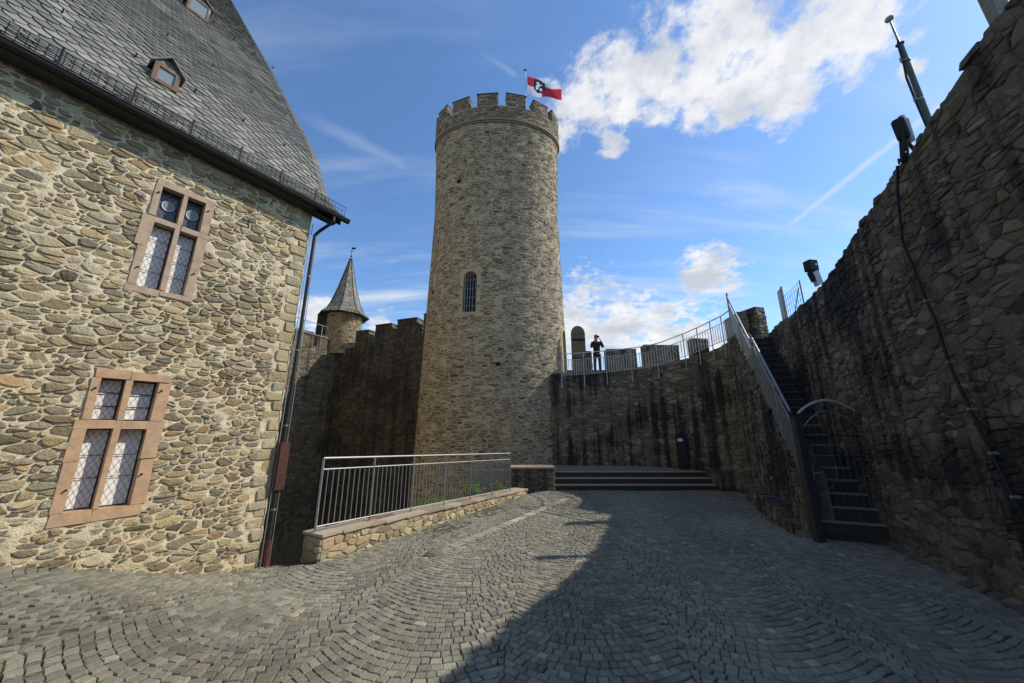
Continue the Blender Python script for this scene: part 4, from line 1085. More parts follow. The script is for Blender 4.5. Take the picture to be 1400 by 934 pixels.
    # stair railing
    st = thing('stair_railing', 'bright steel handrail with bars climbing beside the dark stair', 'railing')
    def SR(s, h, o=-.03): p = SA + SDIR * s - SN * -o; return Vector((p.x, p.y, stair_z(s) + h))
    def flight(sa, sb, hh, h0):
        m = MB(); m.tube([SR(sa, hh), SR(sb, hh)], .026, 8); m.build('handrail', M['steel'], st)
        m = MB(); m.tube([SR(sa, hh - .26), SR(sb, hh - .26)], .016, 6); m.build('rail', M['steel'], st)
        n = int((sb - sa) / .105)
        for k in range(n + 1):
            s = sa + (sb - sa) * k / n; m = MB(); m.rod(SR(s, .72), SR(s, hh - .26), .009, 5); m.build('baluster', M['galv'], st)
    flight(.15, 2.35, 2.12, .8); flight(2.45, 4.72, 1.83, .8)
    m = MB(); m.tube([SR(2.45, 1.83), SR(2.2, 1.98 + .05), SR(2.35, 2.12)], .024, 6); m.build('rail_link', M['steel'], st)
    for s, hh in ((.9, 2.12), (2.35, 2.12), (3.5, 1.83), (4.72, 1.95)):
        m = MB(); m.box(SR(s, .35) - Vector((.02, .02, 0)), (.04, 0, 0), (0, .04, 0), (0, 0, hh - .35)); m.build('post', M['galv'], st)
    # stone stair
    sr = thing('stone_stair', 'steep dark stone stair rising behind the arched gate', 'stairs'); n = 22
    for k in range(n):
        s0 = .12 + (SL - .12) * k / n; s1 = .12 + (SL - .12) * (k + 1) / n; z1 = stair_z(s1) ; m = MB()
        a, b = SA + SDIR * s0 + SN * .06, SA + SDIR * (s1 + .25) + SN * .06; wd = 1.32
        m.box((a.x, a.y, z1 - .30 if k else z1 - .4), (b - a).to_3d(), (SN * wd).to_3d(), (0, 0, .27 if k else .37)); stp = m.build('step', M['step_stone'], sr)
        m = MB(); a2 = a - SDIR * .03; m.box((a2.x, a2.y, z1 - .029), (SDIR * (.07 if k < 9 else .3)).to_3d(), (SN * wd).to_3d(), (0, 0, .035)); m.build('tread', M['shaded_tread'] if k > 8 else M['lit_tread'], stp)  # upper treads coloured darker to imitate shade on the same stone
    # carriage underneath
    m = MB(); a = SA + SDIR * .5 + SN * .06; b = SB + SN * .06; c = b + SN * 1.3; d = a + SN * 1.3
    m.add([(a.x, a.y, -2.4), (b.x, b.y, 2.2), (c.x, c.y, 2.2), (d.x, d.y, -2.4), (b.x, b.y, -2.4), (c.x, c.y, -2.4)], [(0, 3, 2, 1), (0, 1, 4), (3, 5, 2), (1, 2, 5, 4)]); m.build('stair_core', M['dark_mortar'], sr)
build_front()

def build_gate():
    g = thing('iron_gate', 'arched grey metal gate with thin bars at the foot of the stair', 'gate')
    A = Vector((5.40, 6.93)); B = Vector((6.55, 6.90)); d = (B - A); W = d.length; d.normalize(); nrm = Vector((d.y, -d.x))
    P = lambda u, z, o=0: Vector((A.x + d.x * u + nrm.x * o, A.y + d.y * u + nrm.y * o, z))
    z0 = ground_z(5.5, 6.9)
    m = MB(); m.box(P(-.10, z0 - .05, -.06), (d * .13).to_3d(), (nrm * .13).to_3d(), (0, 0, .33 - z0)); m.build('gate_post', M['dark_metal'], g)
    m = MB(); m.box(P(W - .02, z0 - .02, -.02), (d * .03).to_3d(), (nrm * .03).to_3d(), (0, 0, .40 - z0)); m.build('gate_post', M['dark_metal'], g)
    arc = lambda zz, h, ua, ub: [P(ua + (ub - ua) * k / 16, zz + h * (1 - (2 * k / 16 - 1) ** 2)) for k in range(17)]
    m = MB(); m.tube(arc(.36, .24, .03, W), .024, 8); m.build('arch_rail', M['galv_bright'], g)
    m = MB(); m.tube(arc(.08, .32, .06, W - .04), .010, 6); m.build('inner_arch', M['galv'], g)
    for z in (z0 + .10, -.05, -.42): m = MB(); m.rod(P(.05, z), P(W - .03, z), .012, 6); m.build('cross_rail', M['dark_metal'], g)
    for k in range(1, 9):
        u = .05 + (W - .09) * k / 9; top = .08 + .32 * (1 - (2 * (u - .06) / (W - .10) - 1) ** 2); m = MB(); m.rod(P(u, z0 + .10), P(u, top), .0045, 5); m.build('bar', M['dark_metal'], g)
    # lock panel: fine mesh with a rounded edge, lever handle
    m = MB(); zc = -.62
    for k in range(9): m.rod(P(.06 + k * .055, zc - .35 + .03 * k, .01), P(.06 + k * .055, zc + .42 - .0 * k, .01), .0035, 4)
    for k in range(13): m.rod(P(.06, zc - .33 + k * .06, .01), P(.06 + .46 * (1 - max(0, .3 - k / 12)), zc - .33 + k * .06, .01), .0035, 4)
    m.tube([P(.06, zc - .40, .01), P(.35, zc - .36, .01), P(.48, zc - .2, .01), P(.52, zc, .01), P(.48, zc + .3, .01)], .008, 5); m.build('mesh_guard', M['dark_metal'], g)
    m = MB(); m.rod(P(.06, -.70, .0), P(.06, -.70, .06), .014, 6); m.tube([P(.06, -.70, .06), P(.17, -.70, .06)], .012, 6); hd = m.build('handle', M['steel'], g)
    m = MB(); m.box(P(.02, -.82, .005), (d * .07).to_3d(), (nrm * .015).to_3d(), (0, 0, .22)); m.build('lock_plate', M['steel'], hd)
build_gate()

def build_bench():
    b = thing('stone_bench', 'worn rubble stone ledge with slab top along the foot of the stair wall', 'bench')
    def blk(nm, s0, s1, off0, off1, z0, z1, mat, parent, tint=None, seed=0):
        R = random.Random(seed); m = MB(); j = lambda: R.uniform(-.015, .015)
        pr = [(s0, off0), (s1, off0), (s1, off1), (s0, off1)]
        q = [SA + SDIR * (s + j()) - SN * (o + j()) for s, o in pr]
        if tint: m.cur = tint
        m.hexa([(p.x, p.y, z0) for p in q] + [(p.x, p.y, z1 + j() * .4) for p in q]); return m.build(nm, mat, parent, tint=bool(tint))
    core = blk('masonry', .95, 4.1, -.05, .40, -2.0, -1.47, M['dark_mortar'], b)
    pa = Path([tuple(SA + SDIR * 4.1 - SN * .41), tuple(SA + SDIR * .95 - SN * .41)], side=-1, straight=True)
    masonry(core, pa.S, 0, pa.L, -1.95, -1.48, .24, .14, .01, .022, M['dark_stone'], 71, lod=1, limit=60)
    pe = Path([tuple(SA + SDIR * .94 - SN * .41), tuple(SA + SDIR * .94)], side=-1, straight=True)
    masonry(core, pe.S, 0, pe.L, -1.95, -1.48, .22, .16, .01, .022, M['dark_stone'], 72, lod=1, limit=20)
    R = random.Random(2); s = .9; k = 0
    while s < 4.1:
        L = R.uniform(.45, .8); blk('slab', s + .006, min(s + L, 4.12) - .006, -.05, .44, -1.47, -1.41, M['dark_stone'], b, (R.random(), R.random(), .5, 1), 20 + k); s += L; k += 1
    blk('step_block', .30, .90, .02, .34, -2.0, -1.66, M['dark_stone'], b, (.4, .5, .5, 1), 51)
    blk('step_block', .12, .55, .0, .27, -2.0, -1.76, M['dark_stone'], b, (.8, .3, .5, 1), 52)
build_bench()

# ---------------------------------------------------------------- platform with its steps
def build_platform():
    p = thing('platform', 'low paved stage in front of the wall, reached by three long brown steps', 'platform'); y0, z0, zt = 12.72, -EYE - .02, -1.30; x0, x1 = 1.42, 6.78
    rz = (zt + EYE) / 3
    for k in range(3):
        m = MB(); y = y0 + .27 * k; m.box((x0, y, z0 - .2), (x1 - x0, 0, 0), (0, 1.0, 0), (0, 0, rz * (k + 1) + .22 - .035)); st = m.build('step', M['step_wood'], p)
        m = MB(); m.box((x0, y - .015, -EYE + rz * (k + 1) - .034), (x1 - x0, 0, 0), (0, .3, 0), (0, 0, .024)); m.build('nosing', M['nosing'], st)
    m = MB(); m.hexa([(-1.6, 13.42, -2.4), (7.6, 13.42, -2.4), (7.6, 14.6, -2.4), (-1.6, 14.6, -2.4), (-1.6, 13.42, zt - .002), (7.6, 13.42, zt - .002), (7.6, 14.6, zt + .10), (-1.6, 14.6, zt + .10)]); m.build('paved_top', M['paving'], p)
    # flank walls
    for (a0, a1, ya, zt2, nm, sd) in ((-.02, 1.40, 12.62, -1.10, 'flank_wall', 81), (6.80, 7.42, 12.55, -1.22, 'flank_wall', 82)):
        m = MB(); m.box((a0, ya, -2.1), (a1 - a0, 0, 0), (0, .85, 0), (0, 0, zt2 - .06 + 2.1)); w = m.build(nm, M['dark_mortar'], p)
        masonry(w, lambda u, z, d, ya=ya: (u, ya - d, z), a0, a1, -1.95, zt2 - .07, .25, .15, .01, .03, M['dark_stone'] if sd == 82 else M['curtain_stone'], sd, lod=1, limit=40)
        masonry(w, lambda u, z, d, a1=a1, ya=ya: (a1 + d, ya + u, z), 0, .8, -1.95, zt2 - .07, .25, .15, .01, .03, M['lowwall_stone'], sd + 5, lod=1, limit=20)
        R = random.Random(sd); u = a0 - .04
        while u < a1:
            L = min(R.uniform(.4, .7), a1 + .04 - u); m = MB(); m.cur = ((.8 if sd == 81 else .3), R.random() * .5, .5, 1); m.box((u + .005, ya - .05, zt2 - .058), (L - .01, 0, 0), (0, .95, 0), (0, 0, .055)); m.build('coping_slab', M['cap_stone'] if sd == 81 else M['dark_stone'], w, tint=True); u += L
    b = thing('cable_box', 'tall black electrical box with white label on the dark wall behind the stage', 'electrical box')
    m = MB(); x, y = 6.02, 13.62; m.box((x, y, -1.21), (.30, -.10, 0), (.05, .16, 0), (0, 0, 1.12)); m.build('housing', M['black_plastic'], b)
    m = MB(); m.box((x + .04, y - .018, -.30), (.16, -.053, 0), (.001, .004, 0), (0, 0, .10)); o = m.build('label_plate', M['white_plate'], b)
    m = MB()
    for k in range(2): m.box((x + .06, y - .028 , -.235 - k * .035), (.10, -.034, 0), (.0005, .002, 0), (0, 0, .010))
    m.build('label_print', M['galv'], o)
build_platform()

# ---------------------------------------------------------------- great wall on the right
WR = Path(WALL_R, side=1)
def wr_u(y):
    return min(range(600), key=lambda k: abs(WR.at(WR.L * k / 600)[0].y - y)) * WR.L / 600
wr_top = lerp_tab([(wr_u(y), z - .05) for y, z in ((-2.5, 4.3), (1.0, 4.25), (2.58, 4.11), (2.9, 4.02), (3.3, 3.88), (3.57, 3.82), (4.28, 3.65), (5.28, 3.44), (6.13, 3.22), (7.18, 3.03), (8.97, 2.98), (10.2, 3.12), (13.6, 3.2))])
def build_right():
    th = thing('defence_wall', 'towering dark rubble wall with rain streaks curving along the right side', 'wall')
    rough = lambda u: wr_top(u) + .035 * mn.noise(Vector((u * 3.3, 0, 5)))
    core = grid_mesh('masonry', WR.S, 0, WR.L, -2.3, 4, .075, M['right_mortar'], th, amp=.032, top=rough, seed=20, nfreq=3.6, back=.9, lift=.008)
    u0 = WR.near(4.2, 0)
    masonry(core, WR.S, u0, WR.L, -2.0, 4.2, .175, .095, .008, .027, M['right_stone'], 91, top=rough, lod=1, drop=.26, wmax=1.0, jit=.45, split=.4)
    R = random.Random(14); u = u0
    while u < WR.L:
        L = R.uniform(.09, .30); z = wr_top(u + L / 2) + R.uniform(-.03, .0); h = R.uniform(.03, .08); m = MB(); j = lambda a=.03: R.uniform(-a, a)
        e = R.uniform(.0, .045)
        pr = [(u, -.42 + j()), (u + L, -.42 + j()), (u + L * .95, e + j(.01)), (u + L * .04, e + j(.01))]
        m.cur = (R.random(), R.random(), .5, 1)
        m.hexa([WR.S(a, z - .03, b) for a, b in pr] + [WR.S(a + (L * .05 if i in (0, 3) else -L * .05), z + h + j(.015), b - .02 * (1 if b > -.1 else 0)) for i, (a, b) in enumerate(pr)])
        m.build('coping_stone', M['right_stone'], th, tint=True); u += L
    # rubble toe along the foot
    for k in range(26):
        u = WR.near(4.9, 2.7) + k * .17; m = MB(); z = ground_z(*WR.S(u, 0, 0)[:2]); w = R.uniform(.1, .2); L = R.uniform(.12, .26)
        pr = [(u, -.02), (u + L, -.02), (u + L, w), (u, w)]; m.cur = (R.random(), R.random(), .5, 1)
        m.hexa([WR.S(a, z - .05, b) for a, b in pr] + [WR.S(a + R.uniform(-.02, .02), z + (.07 if b < 0 else .015) + R.uniform(0, .03), b * .8) for a, b in pr]); m.build('footing_stone', M['right_stone'], th, tint=True)
    # cable down the face
    cb = thing('wall_cable', 'black cable clipped to the dark right wall, hanging down from the floodlight', 'cable'); pts = []
    for (y, z) in ((4.20, 3.60), (4.36, 3.22), (4.50, 2.6), (4.45, 2.13), (4.38, 1.68), (4.36, 1.38), (4.33, .85), (4.24, .27), (4.15, -.22), (4.06, -.66), (3.98, -1.1), (3.9, -1.6)):
        u = min(range(400), key=lambda k: abs(WR.at(WR.L * k / 400)[0].y - y)) * WR.L / 400
        pts.append((u, z))
    sm = []
    for k in range(len(pts) - 1):
        for q in range(5): f = q / 5; sm.append(WR.S(pts[k][0] + (pts[k + 1][0] - pts[k][0]) * f, pts[k][1] + (pts[k + 1][1] - pts[k][1]) * f, .075))
    m = MB(); m.tube(sm, .017, 6); m.build('cable', M['black_plastic'], cb)
    for k in (4, 6, 7, 8, 9):
        u, z = pts[k]; m = MB(); a = Vector(WR.S(u, z, .0)); m.rod(a, Vector(WR.S(u, z, .095)), .02, 6); m.build('cable_clip', M['galv'], cb)
build_right()

def build_gear():
    # antenna mast behind the wall top
    ma = thing('antenna_mast', 'slim dark green antenna mast with mushroom cap rising behind the wall top', 'mast')
    m = MB(); b0 = Vector((5.66, 3.95, 2.6)); b1 = Vector((5.665, 4.0, 5.50)); m.rod(b0, b1, .037, 10, .032); m.build('pole', M['green_pole'], ma)
    m = MB(); m.rod(b1, (5.68, 4.03, 6.04), .014, 8, .011); m.build('upper_tube', M['galv'], ma)
    m = MB(); m.lathe((5.68, 4.03, 6.0), [(.015, 0), (.045, .015), (.052, .04), (.04, .065), (.015, .08)], 14); m.build('antenna_cap', M['grey_plate'], ma)
    m = MB(); m.lathe((b1.x, b1.y, b1.z - .01), [(.045, 0), (.05, .015), (.02, .035)], 10); m.build('collar', M['dark_metal'], ma)
    for z in (4.46, 5.16):
        m = MB(); m.lathe((5.66, 3.99, z), [(.044, 0), (.044, .03)], 12); m.box((5.57, 3.97, z + .005), (.09, 0, 0), (0, .025, 0), (0, 0, .02)); m.rod((5.565, 3.98, z - .03), (5.565, 3.98, z + .05), .009, 6); m.build('clamp', M['galv'], ma)
    m = MB(); m.tube([(5.64, 3.99, 5.55), (5.605, 3.98, 5.38), (5.60, 3.98, 5.15), (5.565, 3.98, 4.85), (5.58, 3.98, 4.46), (5.56, 3.95, 4.1), (5.53, 3.9, 3.5)], .013, 6); m.build('feed_cable', M['black_plastic'], ma)
    # black floodlight on its bracket
    fl = thing('floodlight', 'black floodlight housing with silver cylinder on the wall top below the mast', 'floodlight')
    c = Vector((5.34, 4.05, 4.04)); q = Matrix.Rotation(radians(-4), 3, 'Y') @ Matrix.Rotation(radians(35), 3, 'Z')
    m = MB(); hx, hy, hz = .05, .065, .16; pr = []
    for z, k in ((-hz, .72), (-hz * .8, 1), (hz * .8, 1), (hz, .72)):
        pr.append([c + q @ Vector((sx * hx * k, sy * hy * k, z)) for sx, sy in ((-1, -.7), (-.7, -1), (.7, -1), (1, -.7), (1, .7), (.7, 1), (-.7, 1), (-1, .7))])
    vs = [v for r in pr for v in r]; m.add(vs, [(r * 8 + i, r * 8 + (i + 1) % 8, (r + 1) * 8 + (i + 1) % 8, (r + 1) * 8 + i) for r in range(3) for i in range(8)] + [tuple(range(8))[::-1], tuple(range(24, 32))]); m.build('housing', M['black_plastic'], fl)
    m = MB(); m.rod((5.51, 4.12, 3.90), (5.46, 4.08, 4.22), .050, 12); m.build('cylinder', M['grey_plate'], fl)
    m = MB(); m.lathe((5.44, 4.08, 4.21), [(.045, 0), (.045, .04), (.025, .05), (.025, .07), (.04, .07), (.008, .10)], 10); m.build('cap', M['white_plate'], fl)
    m = MB(); m.tube([(5.36, 4.02, 4.0), (5.42, 4.08, 3.85), (5.56, 4.15, 3.80)], .02, 6); m.rod((5.36, 4.06, 3.95), (5.40, 4.16, 3.62), .045, 8); m.build('bracket', M['black_plastic'], fl)
    m = MB(); m.tube([(5.29, 4.0, 3.98), (5.30, 4.03, 3.8), (5.33, 4.08, 3.7), (5.30, 4.05, 3.66), (5.30, 4.12, 3.56), (5.33, 4.17, 3.66), (5.36, 4.20, 3.60)], .012, 6); m.build('loose_cable', M['black_plastic'], fl)
    # small spotlight further along
    sp = thing('spotlight', 'small black spotlight on a pale bracket further along the right wall top', 'spotlight')
    m = MB(); c = Vector((6.68, 7.30, 3.60)); m.box(c + Vector((-.11, -.07, -.12)), (.20, .03, 0), (-.02, .16, 0), (0, 0, .24)); m.build('housing', M['black_plastic'], sp)
    m = MB(); m.rod(c + Vector((.02, -.075, .0)), c + Vector((.02, -.058, .0)), .022, 8); m.build('lens', M['lens_white'], sp)
    m = MB(); m.box((6.56, 7.24, 3.44), (.02, .0, 0), (0, .12, 0), (.06, .0, -.22)); m.rod((6.62, 7.3, 3.50), (6.68, 7.34, 3.2), .03, 6); m.build('yoke', M['black_plastic'], sp)
    m = MB(); m.box((6.66, 7.24, 3.10), (.15, .03, .08), (0, .10, 0), (-.05, 0, .32)); m.build('bracket', M['grey_plate'], sp)
    m = MB(); m.tube([c + Vector((.08, 0, -.12)), c + Vector((.12, 0, -.2)), c + Vector((.07, 0, -.3))], .006, 5); m.build('lead', M['black_plastic'], sp)
    # pale panel and grille by the stair head
    pn = thing('panel_screen', 'pale upright sheet metal screen beside the stair head', 'screen')
    m = MB(); m.box((7.50, 9.36, 2.80), (.12, .28, 0), (.03, -.012, 0), (0, 0, 1.12)); m.build('sheet', M['grey_plate'], pn)
    m = MB(); m.box((7.48, 9.32, 2.80), (.03, .03, 0), (.04, -.02, 0), (0, 0, 1.16)); m.build('edge_post', M['galv'], pn)
    gr = thing('wire_grille', 'thin wire grille leaning between the pale screen and the spotlight', 'grille')
    P = lambda u, z: Vector((7.42 - .42 * u, 9.2 - 1.1 * u, z)); m = MB()
    for k in range(9): m.rod(P(k / 8, 2.9), P(k / 8, 3.62 - .05 * k / 8), .006, 4)
    for k in range(5): m.rod(P(0, 3.0 + k * .15), P(1, 3.0 + k * .145), .005, 4)
    m.build('wires', M['galv'], gr)
    for a_, b_, r_ in ((P(0, 2.85), P(0, 3.66), .018), (P(1, 2.85), P(1, 3.60), .016), (P(.9, 3.45), P(.45, 2.95), .012)):
        m = MB(); m.rod(a_, b_, r_, 6); m.build('frame_bar', M['galv'], gr)
    # pale stone fragment at the near end of the wall top
    M['slab_grey'] = plain_mat('slab_grey', (.20, .20, .16), .85, bs=.5)
    pl = thing('standing_slab', 'pale stone slab standing on the near end of the right wall top', 'stone slab')
    m = MB(); m.hexa([(5.02, 2.74, 3.9), (5.12, 2.72, 3.9), (5.14, 2.82, 3.9), (5.04, 2.84, 3.9), (5.00, 2.74, 4.62), (5.13, 2.72, 4.62), (5.15, 2.82, 4.62), (5.02, 2.84, 4.62)]); m.build('slab', M['slab_grey'], pl)
build_gear()

# ---------------------------------------------------------------- curtain walls and turret on the left
def build_left():
    th = thing('rear_curtain_wall', 'dark shaded curtain wall with merlons between turret and round tower', 'wall')
    A, B = (-3.2, 17.3), (-9.95, 19.83)
    pa = Path([B, A], side=-1, straight=True)
    S = lambda u, z, d: pa.S(u, z, d + (.16 if z < 2.1 else 0))
    top = lambda u: 4.52 + .62 * u / pa.L
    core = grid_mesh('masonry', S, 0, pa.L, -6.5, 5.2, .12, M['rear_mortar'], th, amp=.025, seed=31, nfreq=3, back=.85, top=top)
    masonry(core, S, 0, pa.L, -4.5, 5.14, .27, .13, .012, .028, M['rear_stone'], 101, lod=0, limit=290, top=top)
    lg = MB(); lg.hexa([pa.S(0, 2.06, .0), pa.S(pa.L, 2.06, .0), pa.S(pa.L, 2.06, .20), pa.S(0, 2.06, .20), pa.S(0, 2.13, .0), pa.S(pa.L, 2.13, .0), pa.S(pa.L, 2.11, .20), pa.S(0, 2.11, .20)]); lg.build('ledge', M['rear_mortar'], th)
    n_ = Vector((pa.at(1)[1].y, -pa.at(1)[1].x))
    for k, (x0, x1, z1) in enumerate(((-8.75, -7.92, 5.5), (-7.5, -6.5, 5.72), (-6.15, -5.0, 5.86), (-4.6, -3.6, 6.0))):
        ua = (x0 + 9.95) / (6.75) * pa.L; ub = (x1 + 9.95) / 6.75 * pa.L
        m = MB(); m.hexa([pa.S(ua, 4.4, 0), pa.S(ub, 4.4, 0), pa.S(ub, 4.4, -.8), pa.S(ua, 4.4, -.8), pa.S(ua, z1, 0), pa.S(ub, z1, 0), pa.S(ub, z1, -.8), pa.S(ua, z1, -.8)]); mer = m.build('merlon', M['rear_mortar'], th)
        masonry(mer, pa.S, ua, ub, top(ua), z1 - .02, .25, .13, .01, .024, M['rear_stone'], 110 + k, lod=0, limit=25)
        d = pa.at(1)[1]
        def MS(u, z, dd, ub=ub): p = Vector(pa.S(ub, z, -u)); return (p.x + d.x * dd, p.y + d.y * dd, z)
        masonry(mer, MS, 0, .8, 4.52, z1 - .02, .22, .13, .01, .02, M['tower_stone'], 120 + k, lod=0, limit=10)
        m = MB(); m.hexa([pa.S(ua - .03, z1, .04), pa.S(ub + .03, z1, .04), pa.S(ub + .03, z1, -.84), pa.S(ua - .03, z1, -.84), pa.S(ua, z1 + .05, .02), pa.S(ub, z1 + .05, .02), pa.S(ub, z1 + .05, -.82), pa.S(ua, z1 + .05, -.82)]); m.build('cap_slab', M['slate_under'], mer)
    # flank wall from the turret toward the hall
    t2 = thing('side_curtain_wall', 'partly sunlit curtain wall between the turret and the hall corner', 'wall')
    A2, B2 = (-9.95, 19.83), (-13.2, 13.9); pb = Path([B2, A2], side=-1, straight=True)
    core = grid_mesh('masonry', pb.S, 0, pb.L, -6.5, 4.5, .12, M['curtain_mortar'], t2, amp=.03, seed=35, nfreq=3, back=.8)
    masonry(core, pb.S, 0, pb.L, -4.5, 4.48, .27, .14, .012, .03, M['curtain_stone'], 131, lod=0, limit=200)
    for k, (ua, ub, z1) in enumerate(((5.6, 6.15, 5.2), (4.4, 5.35, 5.25), (3.0, 3.9, 5.25), (1.5, 2.4, 5.25))):
        ua -= .0; m = MB(); m.hexa([pb.S(ua, 4.48, 0), pb.S(ub, 4.48, 0), pb.S(ub, 4.48, -.45), pb.S(ua, 4.48, -.45), pb.S(ua, z1, 0), pb.S(ub, z1, 0), pb.S(ub, z1, -.45), pb.S(ua, z1, -.45)]); mer = m.build('merlon', M['curtain_mortar'], t2)
        masonry(mer, pb.S, ua, ub, 4.5, z1 - .02, .25, .13, .01, .024, M['curtain_stone'], 140 + k, lod=0, limit=20)
    # turret
    tu = thing('corner_turret', 'small round stone turret with pointed slate roof and weather vane', 'turret'); c = Vector((-9.95, 20.35)); r = .95
    TS = lambda u, z, d: (c.x + (r + d) * sin(u), c.y - (r + d) * cos(u), z)
    core = grid_mesh('masonry', TS, -pi, pi, 4.3, 6.88, .14, M['tower_mortar'], tu, amp=.02, seed=40)
    masonry(core, TS, -2.2, 2.2, 4.32, 6.78, .22, .12, .010, .022, M['tower_stone'], 151, lod=0, limit=200)
    # shaded doorway on its left side
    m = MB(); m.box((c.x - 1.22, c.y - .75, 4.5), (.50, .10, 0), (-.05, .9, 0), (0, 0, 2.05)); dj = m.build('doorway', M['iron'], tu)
    # octagonal bell-cast roof made of slates
    ax = c + Vector((-.08, 0)); zt = [(1.40, 6.68), (1.08, 6.97), (.80, 7.55), (.50, 8.5), (.24, 9.6), (.03, 10.5)]
    m = MB(); n = 8; vs = []
    for (rr, z) in zt:
        for k in range(n): a = tau * (k + .35) / n; vs.append((ax.x + rr * cos(a), ax.y + rr * sin(a), z))
    m.add(vs, [(i * n + k, i * n + (k + 1) % n, (i + 1) * n + (k + 1) % n, (i + 1) * n + k) for i in range(len(zt) - 1) for k in range(n)] + [tuple(range(n))[::-1], tuple(range((len(zt) - 1) * n, len(zt) * n))])
    rf = m.build('roof', M['slate_under'], tu)
    R = random.Random(6); sl = MB()
    prof = Path([(q[0], q[1]) for q in zt], straight=True)
    s = 0.0; row = 0; pcs = []
    while s < prof.L - .1:
        p, d = prof.at(s); p2, _ = prof.at(min(s + .20, prof.L)); 
        for k in range(n):
            a0, a1 = tau * (k + .35) / n, tau * (k + 1.35) / n; wd = 2 * p.x * sin(pi / n); cnt = max(1, round(wd / .16)); offs = .5 * (row % 2) / cnt
            for q in range(cnt + (row % 2)):
                f0, f1 = max(0, q / cnt - offs) + .01, min(1, (q + 1) / cnt - offs) - .01
                if f1 - f0 < .05: continue
                def pt(f, rr, z, e):
                    A_ = Vector((cos(a0), sin(a0))); B_ = Vector((cos(a1), sin(a1))); v = (A_ * (1 - f) + B_ * f) * (rr + e); return (ax.x + v.x, ax.y + v.y, z)
                vs = [pt(f0, p.x, p.y + .02, .035), pt((f0 + f1) / 2, p.x, p.y - .02, .04), pt(f1, p.x, p.y + .02, .035), pt(f1, p2.x, p2.y, .012), pt(f0, p2.x, p2.y, .012), pt(f0, p.x, p.y + .01, .012), pt(f1, p.x, p.y + .01, .012)]
                pcs.append((screen_area(vs[:5]), vs, [(0, 1, 2, 3, 4), (5, 6, 2, 1, 0)], (R.random(), R.random(), .5, 1)))
        s += .13; row += 1
    lay(pcs, 'slate', 'small_slates', M['slate'], rf, 60)
    for k in range(n):      # hip rolls
        a = tau * (k + .35) / n; m = MB(); m.tube([(ax.x + (rr + .03) * cos(a), ax.y + (rr + .03) * sin(a), z) for rr, z in zt], .022, 5); m.build('hip_roll', M['gutter'], rf)
    fi = MB(); fi.rod((ax.x, ax.y, 10.45), (ax.x, ax.y, 11.35), .022, 6, .012); fi.lathe((ax.x, ax.y, 10.62), [(.02, 0), (.07, .05), (.02, .10)], 8)
    fi.box((ax.x - .02, ax.y, 11.15), (.24, 0, 0), (0, .01, 0), (0, 0, .13)); fi.rod((ax.x - .15, ax.y, 11.0), (ax.x + .15, ax.y, 11.0), .01, 5); fi.build('weather_vane', M['iron'], tu)
    # thin railing on the wall beside the turret door
    rl = thing('turret_railing', 'thin pipe railing on the wall top left of the turret', 'railing')
    P = lambda u, z: Vector(pb.S(pb.L - u, z, .05))
    for u, zz in ((.15, 4.0), (1.05, 4.2), (2.1, 4.4)): m = MB(); m.rod(P(u, zz), P(u, 5.75), .022, 6); m.build('post', M['galv'], rl)
    for z in (5.72, 5.1): m = MB(); m.rod(P(.15, z - .05), P(2.6, z + .05), .018, 6); m.build('rail', M['galv'], rl)
build_left()

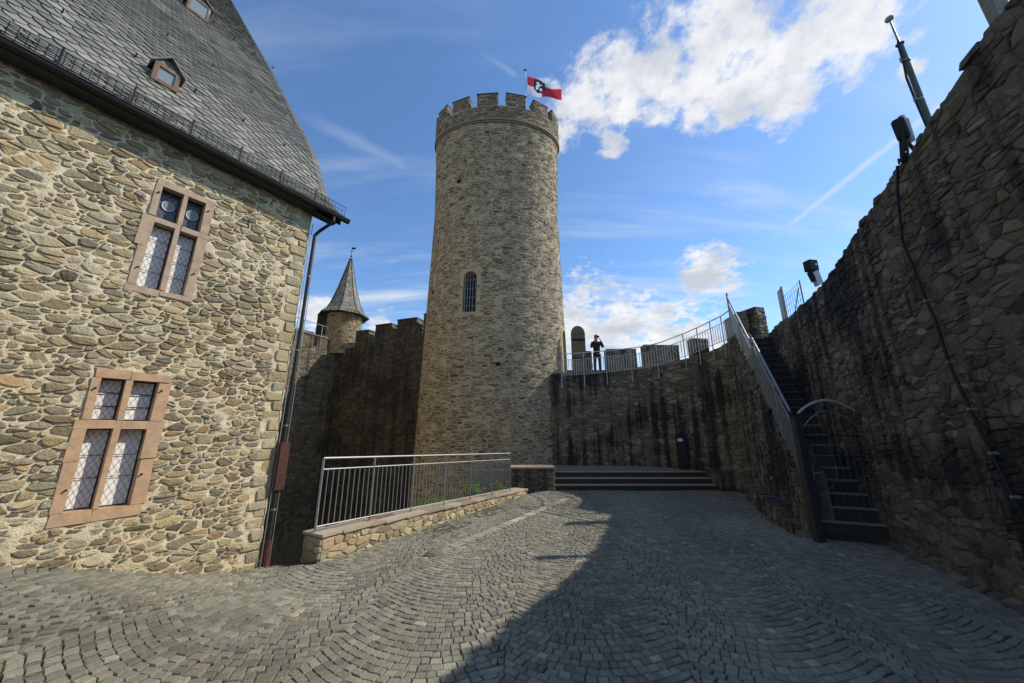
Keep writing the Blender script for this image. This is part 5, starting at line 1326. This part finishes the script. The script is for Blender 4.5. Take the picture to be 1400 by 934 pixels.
# ---------------------------------------------------------------- the visitor on the wall walk
def build_person():
    th = thing('person', 'person in black holding a camera to the face on the wall walk', 'person')
    X, Y, Z = 3.72, 15.35, 2.47
    def skin(name, verts, edges, mat, parent, sub=2):
        me = bpy.data.meshes.new(name); me.from_pydata([(X + v[0], Y + v[1], Z + v[2]) for v in verts], edges, []); me.materials.append(mat)
        o = bpy.data.objects.new(name, me); C.objects.link(o); o.parent = parent
        md = o.modifiers.new('skin', 'SKIN'); lay_ = me.skin_vertices[0]
        for i, v in enumerate(verts): lay_.data[i].radius = (v[3], v[4] if len(v) > 4 else v[3])
        lay_.data[0].use_root = True
        s = o.modifiers.new('sub', 'SUBSURF'); s.levels = sub; s.render_levels = sub
        return o
    # body: pelvis root, spine, neck, head, arms raised to the face, legs
    v = [(0, 0, .92, .10, .075), (0, 0, 1.10, .10, .075), (0, -.01, 1.32, .15, .10), (0, -.01, 1.43, .07, .06), (0, -.02, 1.49, .052, .055), (0, -.03, 1.56, .072, .085), (0, -.03, 1.64, .074, .09), (0, -.02, 1.70, .05, .06),
         (-.17, 0, 1.38, .055), (-.25, -.10, 1.15, .042), (-.12, -.26, 1.44, .030), (-.07, -.25, 1.53, .030),
         (.17, 0, 1.38, .055), (.26, -.10, 1.15, .042), (.13, -.26, 1.44, .030), (.08, -.25, 1.53, .030),
         (-.08, 0, .84, .06, .06), (-.11, -.01, .48, .055), (-.12, .02, .08, .042), (-.13, -.10, .03, .040, .03),
         (.08, 0, .84, .06, .06), (.11, -.01, .48, .055), (.12, .02, .08, .042), (.14, -.10, .03, .040, .03)]
    e = [(0, 1), (1, 2), (2, 3), (3, 4), (4, 5), (5, 6), (6, 7), (2, 8), (8, 9), (9, 10), (10, 11), (2, 12), (12, 13), (13, 14), (14, 15), (0, 16), (16, 17), (17, 18), (18, 19), (0, 20), (20, 21), (21, 22), (22, 23)]
    body = skin('body', v, e, M['skin'], th)
    g = .018
    jv = [(0, 0, .86, .165, .14), (0, 0, 1.0, .16, .13), (0, 0, 1.12, .155, .12), (0, -.01, 1.32, .165, .12), (0, -.01, 1.44, .075, .07), (-.18, 0, 1.38, .075), (-.26, -.10, 1.15, .06), (-.135, -.24, 1.41, .044), (.18, 0, 1.38, .075), (.27, -.10, 1.15, .06), (.145, -.24, 1.41, .044)]
    skin('jacket', jv, [(0, 1), (1, 2), (2, 3), (3, 4), (3, 5), (5, 6), (6, 7), (3, 8), (8, 9), (9, 10)], M['jacket'], body)
    tv = [(0, 0, .96, .14, .12), (-.09, 0, .82, .10), (-.11, -.01, .48, .072), (-.12, .02, .10, .062), (-.13, -.09, .04, .05, .035), (.09, 0, .82, .10), (.11, -.01, .48, .072), (.12, .02, .10, .062), (.14, -.09, .04, .05, .035)]
    skin('trousers', tv, [(0, 1), (1, 2), (2, 3), (3, 4), (0, 5), (5, 6), (6, 7), (7, 8)], M['trousers'], body)
    # hair or cap: a shell over the crown
    m = MB(); vs = []; n = 12
    for k, (rr, z) in enumerate(((1.0, 0.0), (1.02, .05), (.85, .10), (.5, .135), (.1, .145))):
        for j in range(n): a = tau * j / n; vs.append((X + .088 * rr * cos(a), Y - .015 + .105 * rr * sin(a), Z + 1.62 + z - (.05 if sin(a) > .2 and k == 0 else 0)))
    m.add(vs, [(k * n + j, k * n + (j + 1) % n, (k + 1) * n + (j + 1) % n, (k + 1) * n + j) for k in range(4) for j in range(n)] + [tuple(range(4 * n, 5 * n))]); m.build('hair', M['hair'], body, smooth=True)
    # face details: nose, eyes, ears, mouth
    m = MB(); m.lathe((X, Y - .125, Z + 1.575), [(.012, -.02), (.018, 0), (.008, .03)], 6); m.build('nose', M['skin'], body)
    for s in (-1, 1):
        m = MB(); m.lathe((X + s * .082, Y - .02, Z + 1.575), [(.01, -.03), (.018, 0), (.012, .03)], 6); m.build('ear', M['skin'], body)
        # hand: palm with five bent fingers closing on the camera
        hv = [(s * .075, -.25, 1.54, .028, .016), (s * .065, -.26, 1.585, .030, .014)]; he = [(0, 1)]
        for f in range(4):
            b = len(hv); hv += [(s * (.085 - .020 * f), -.265, 1.61, .010), (s * (.075 - .018 * f), -.285, 1.635 + .004 * (f in (1, 2)), .009), (s * (.055 - .015 * f), -.30, 1.625, .008)]; he += [(1, b), (b, b + 1), (b + 1, b + 2)]
        b = len(hv); hv += [(s * .045, -.25, 1.555, .011), (s * .028, -.262, 1.575, .009)]; he += [(0, b), (b, b + 1)]
        skin('hand', hv, he, M['skin'], body, 1)
    cm = thing('camera_device', 'small dark camera held in front of the face by the visitor', 'camera')
    m = MB(); m.box((X - .06, Y - .30, Z + 1.555), (.12, 0, 0), (0, .04, 0), (0, 0, .075)); m.build('camera_body', M['black_plastic'], cm)
    m = MB(); m.rod((X, Y - .30, Z + 1.59), (X, Y - .345, Z + 1.59), .028, 10); m.build('camera_lens', M['iron'], cm)
build_person()
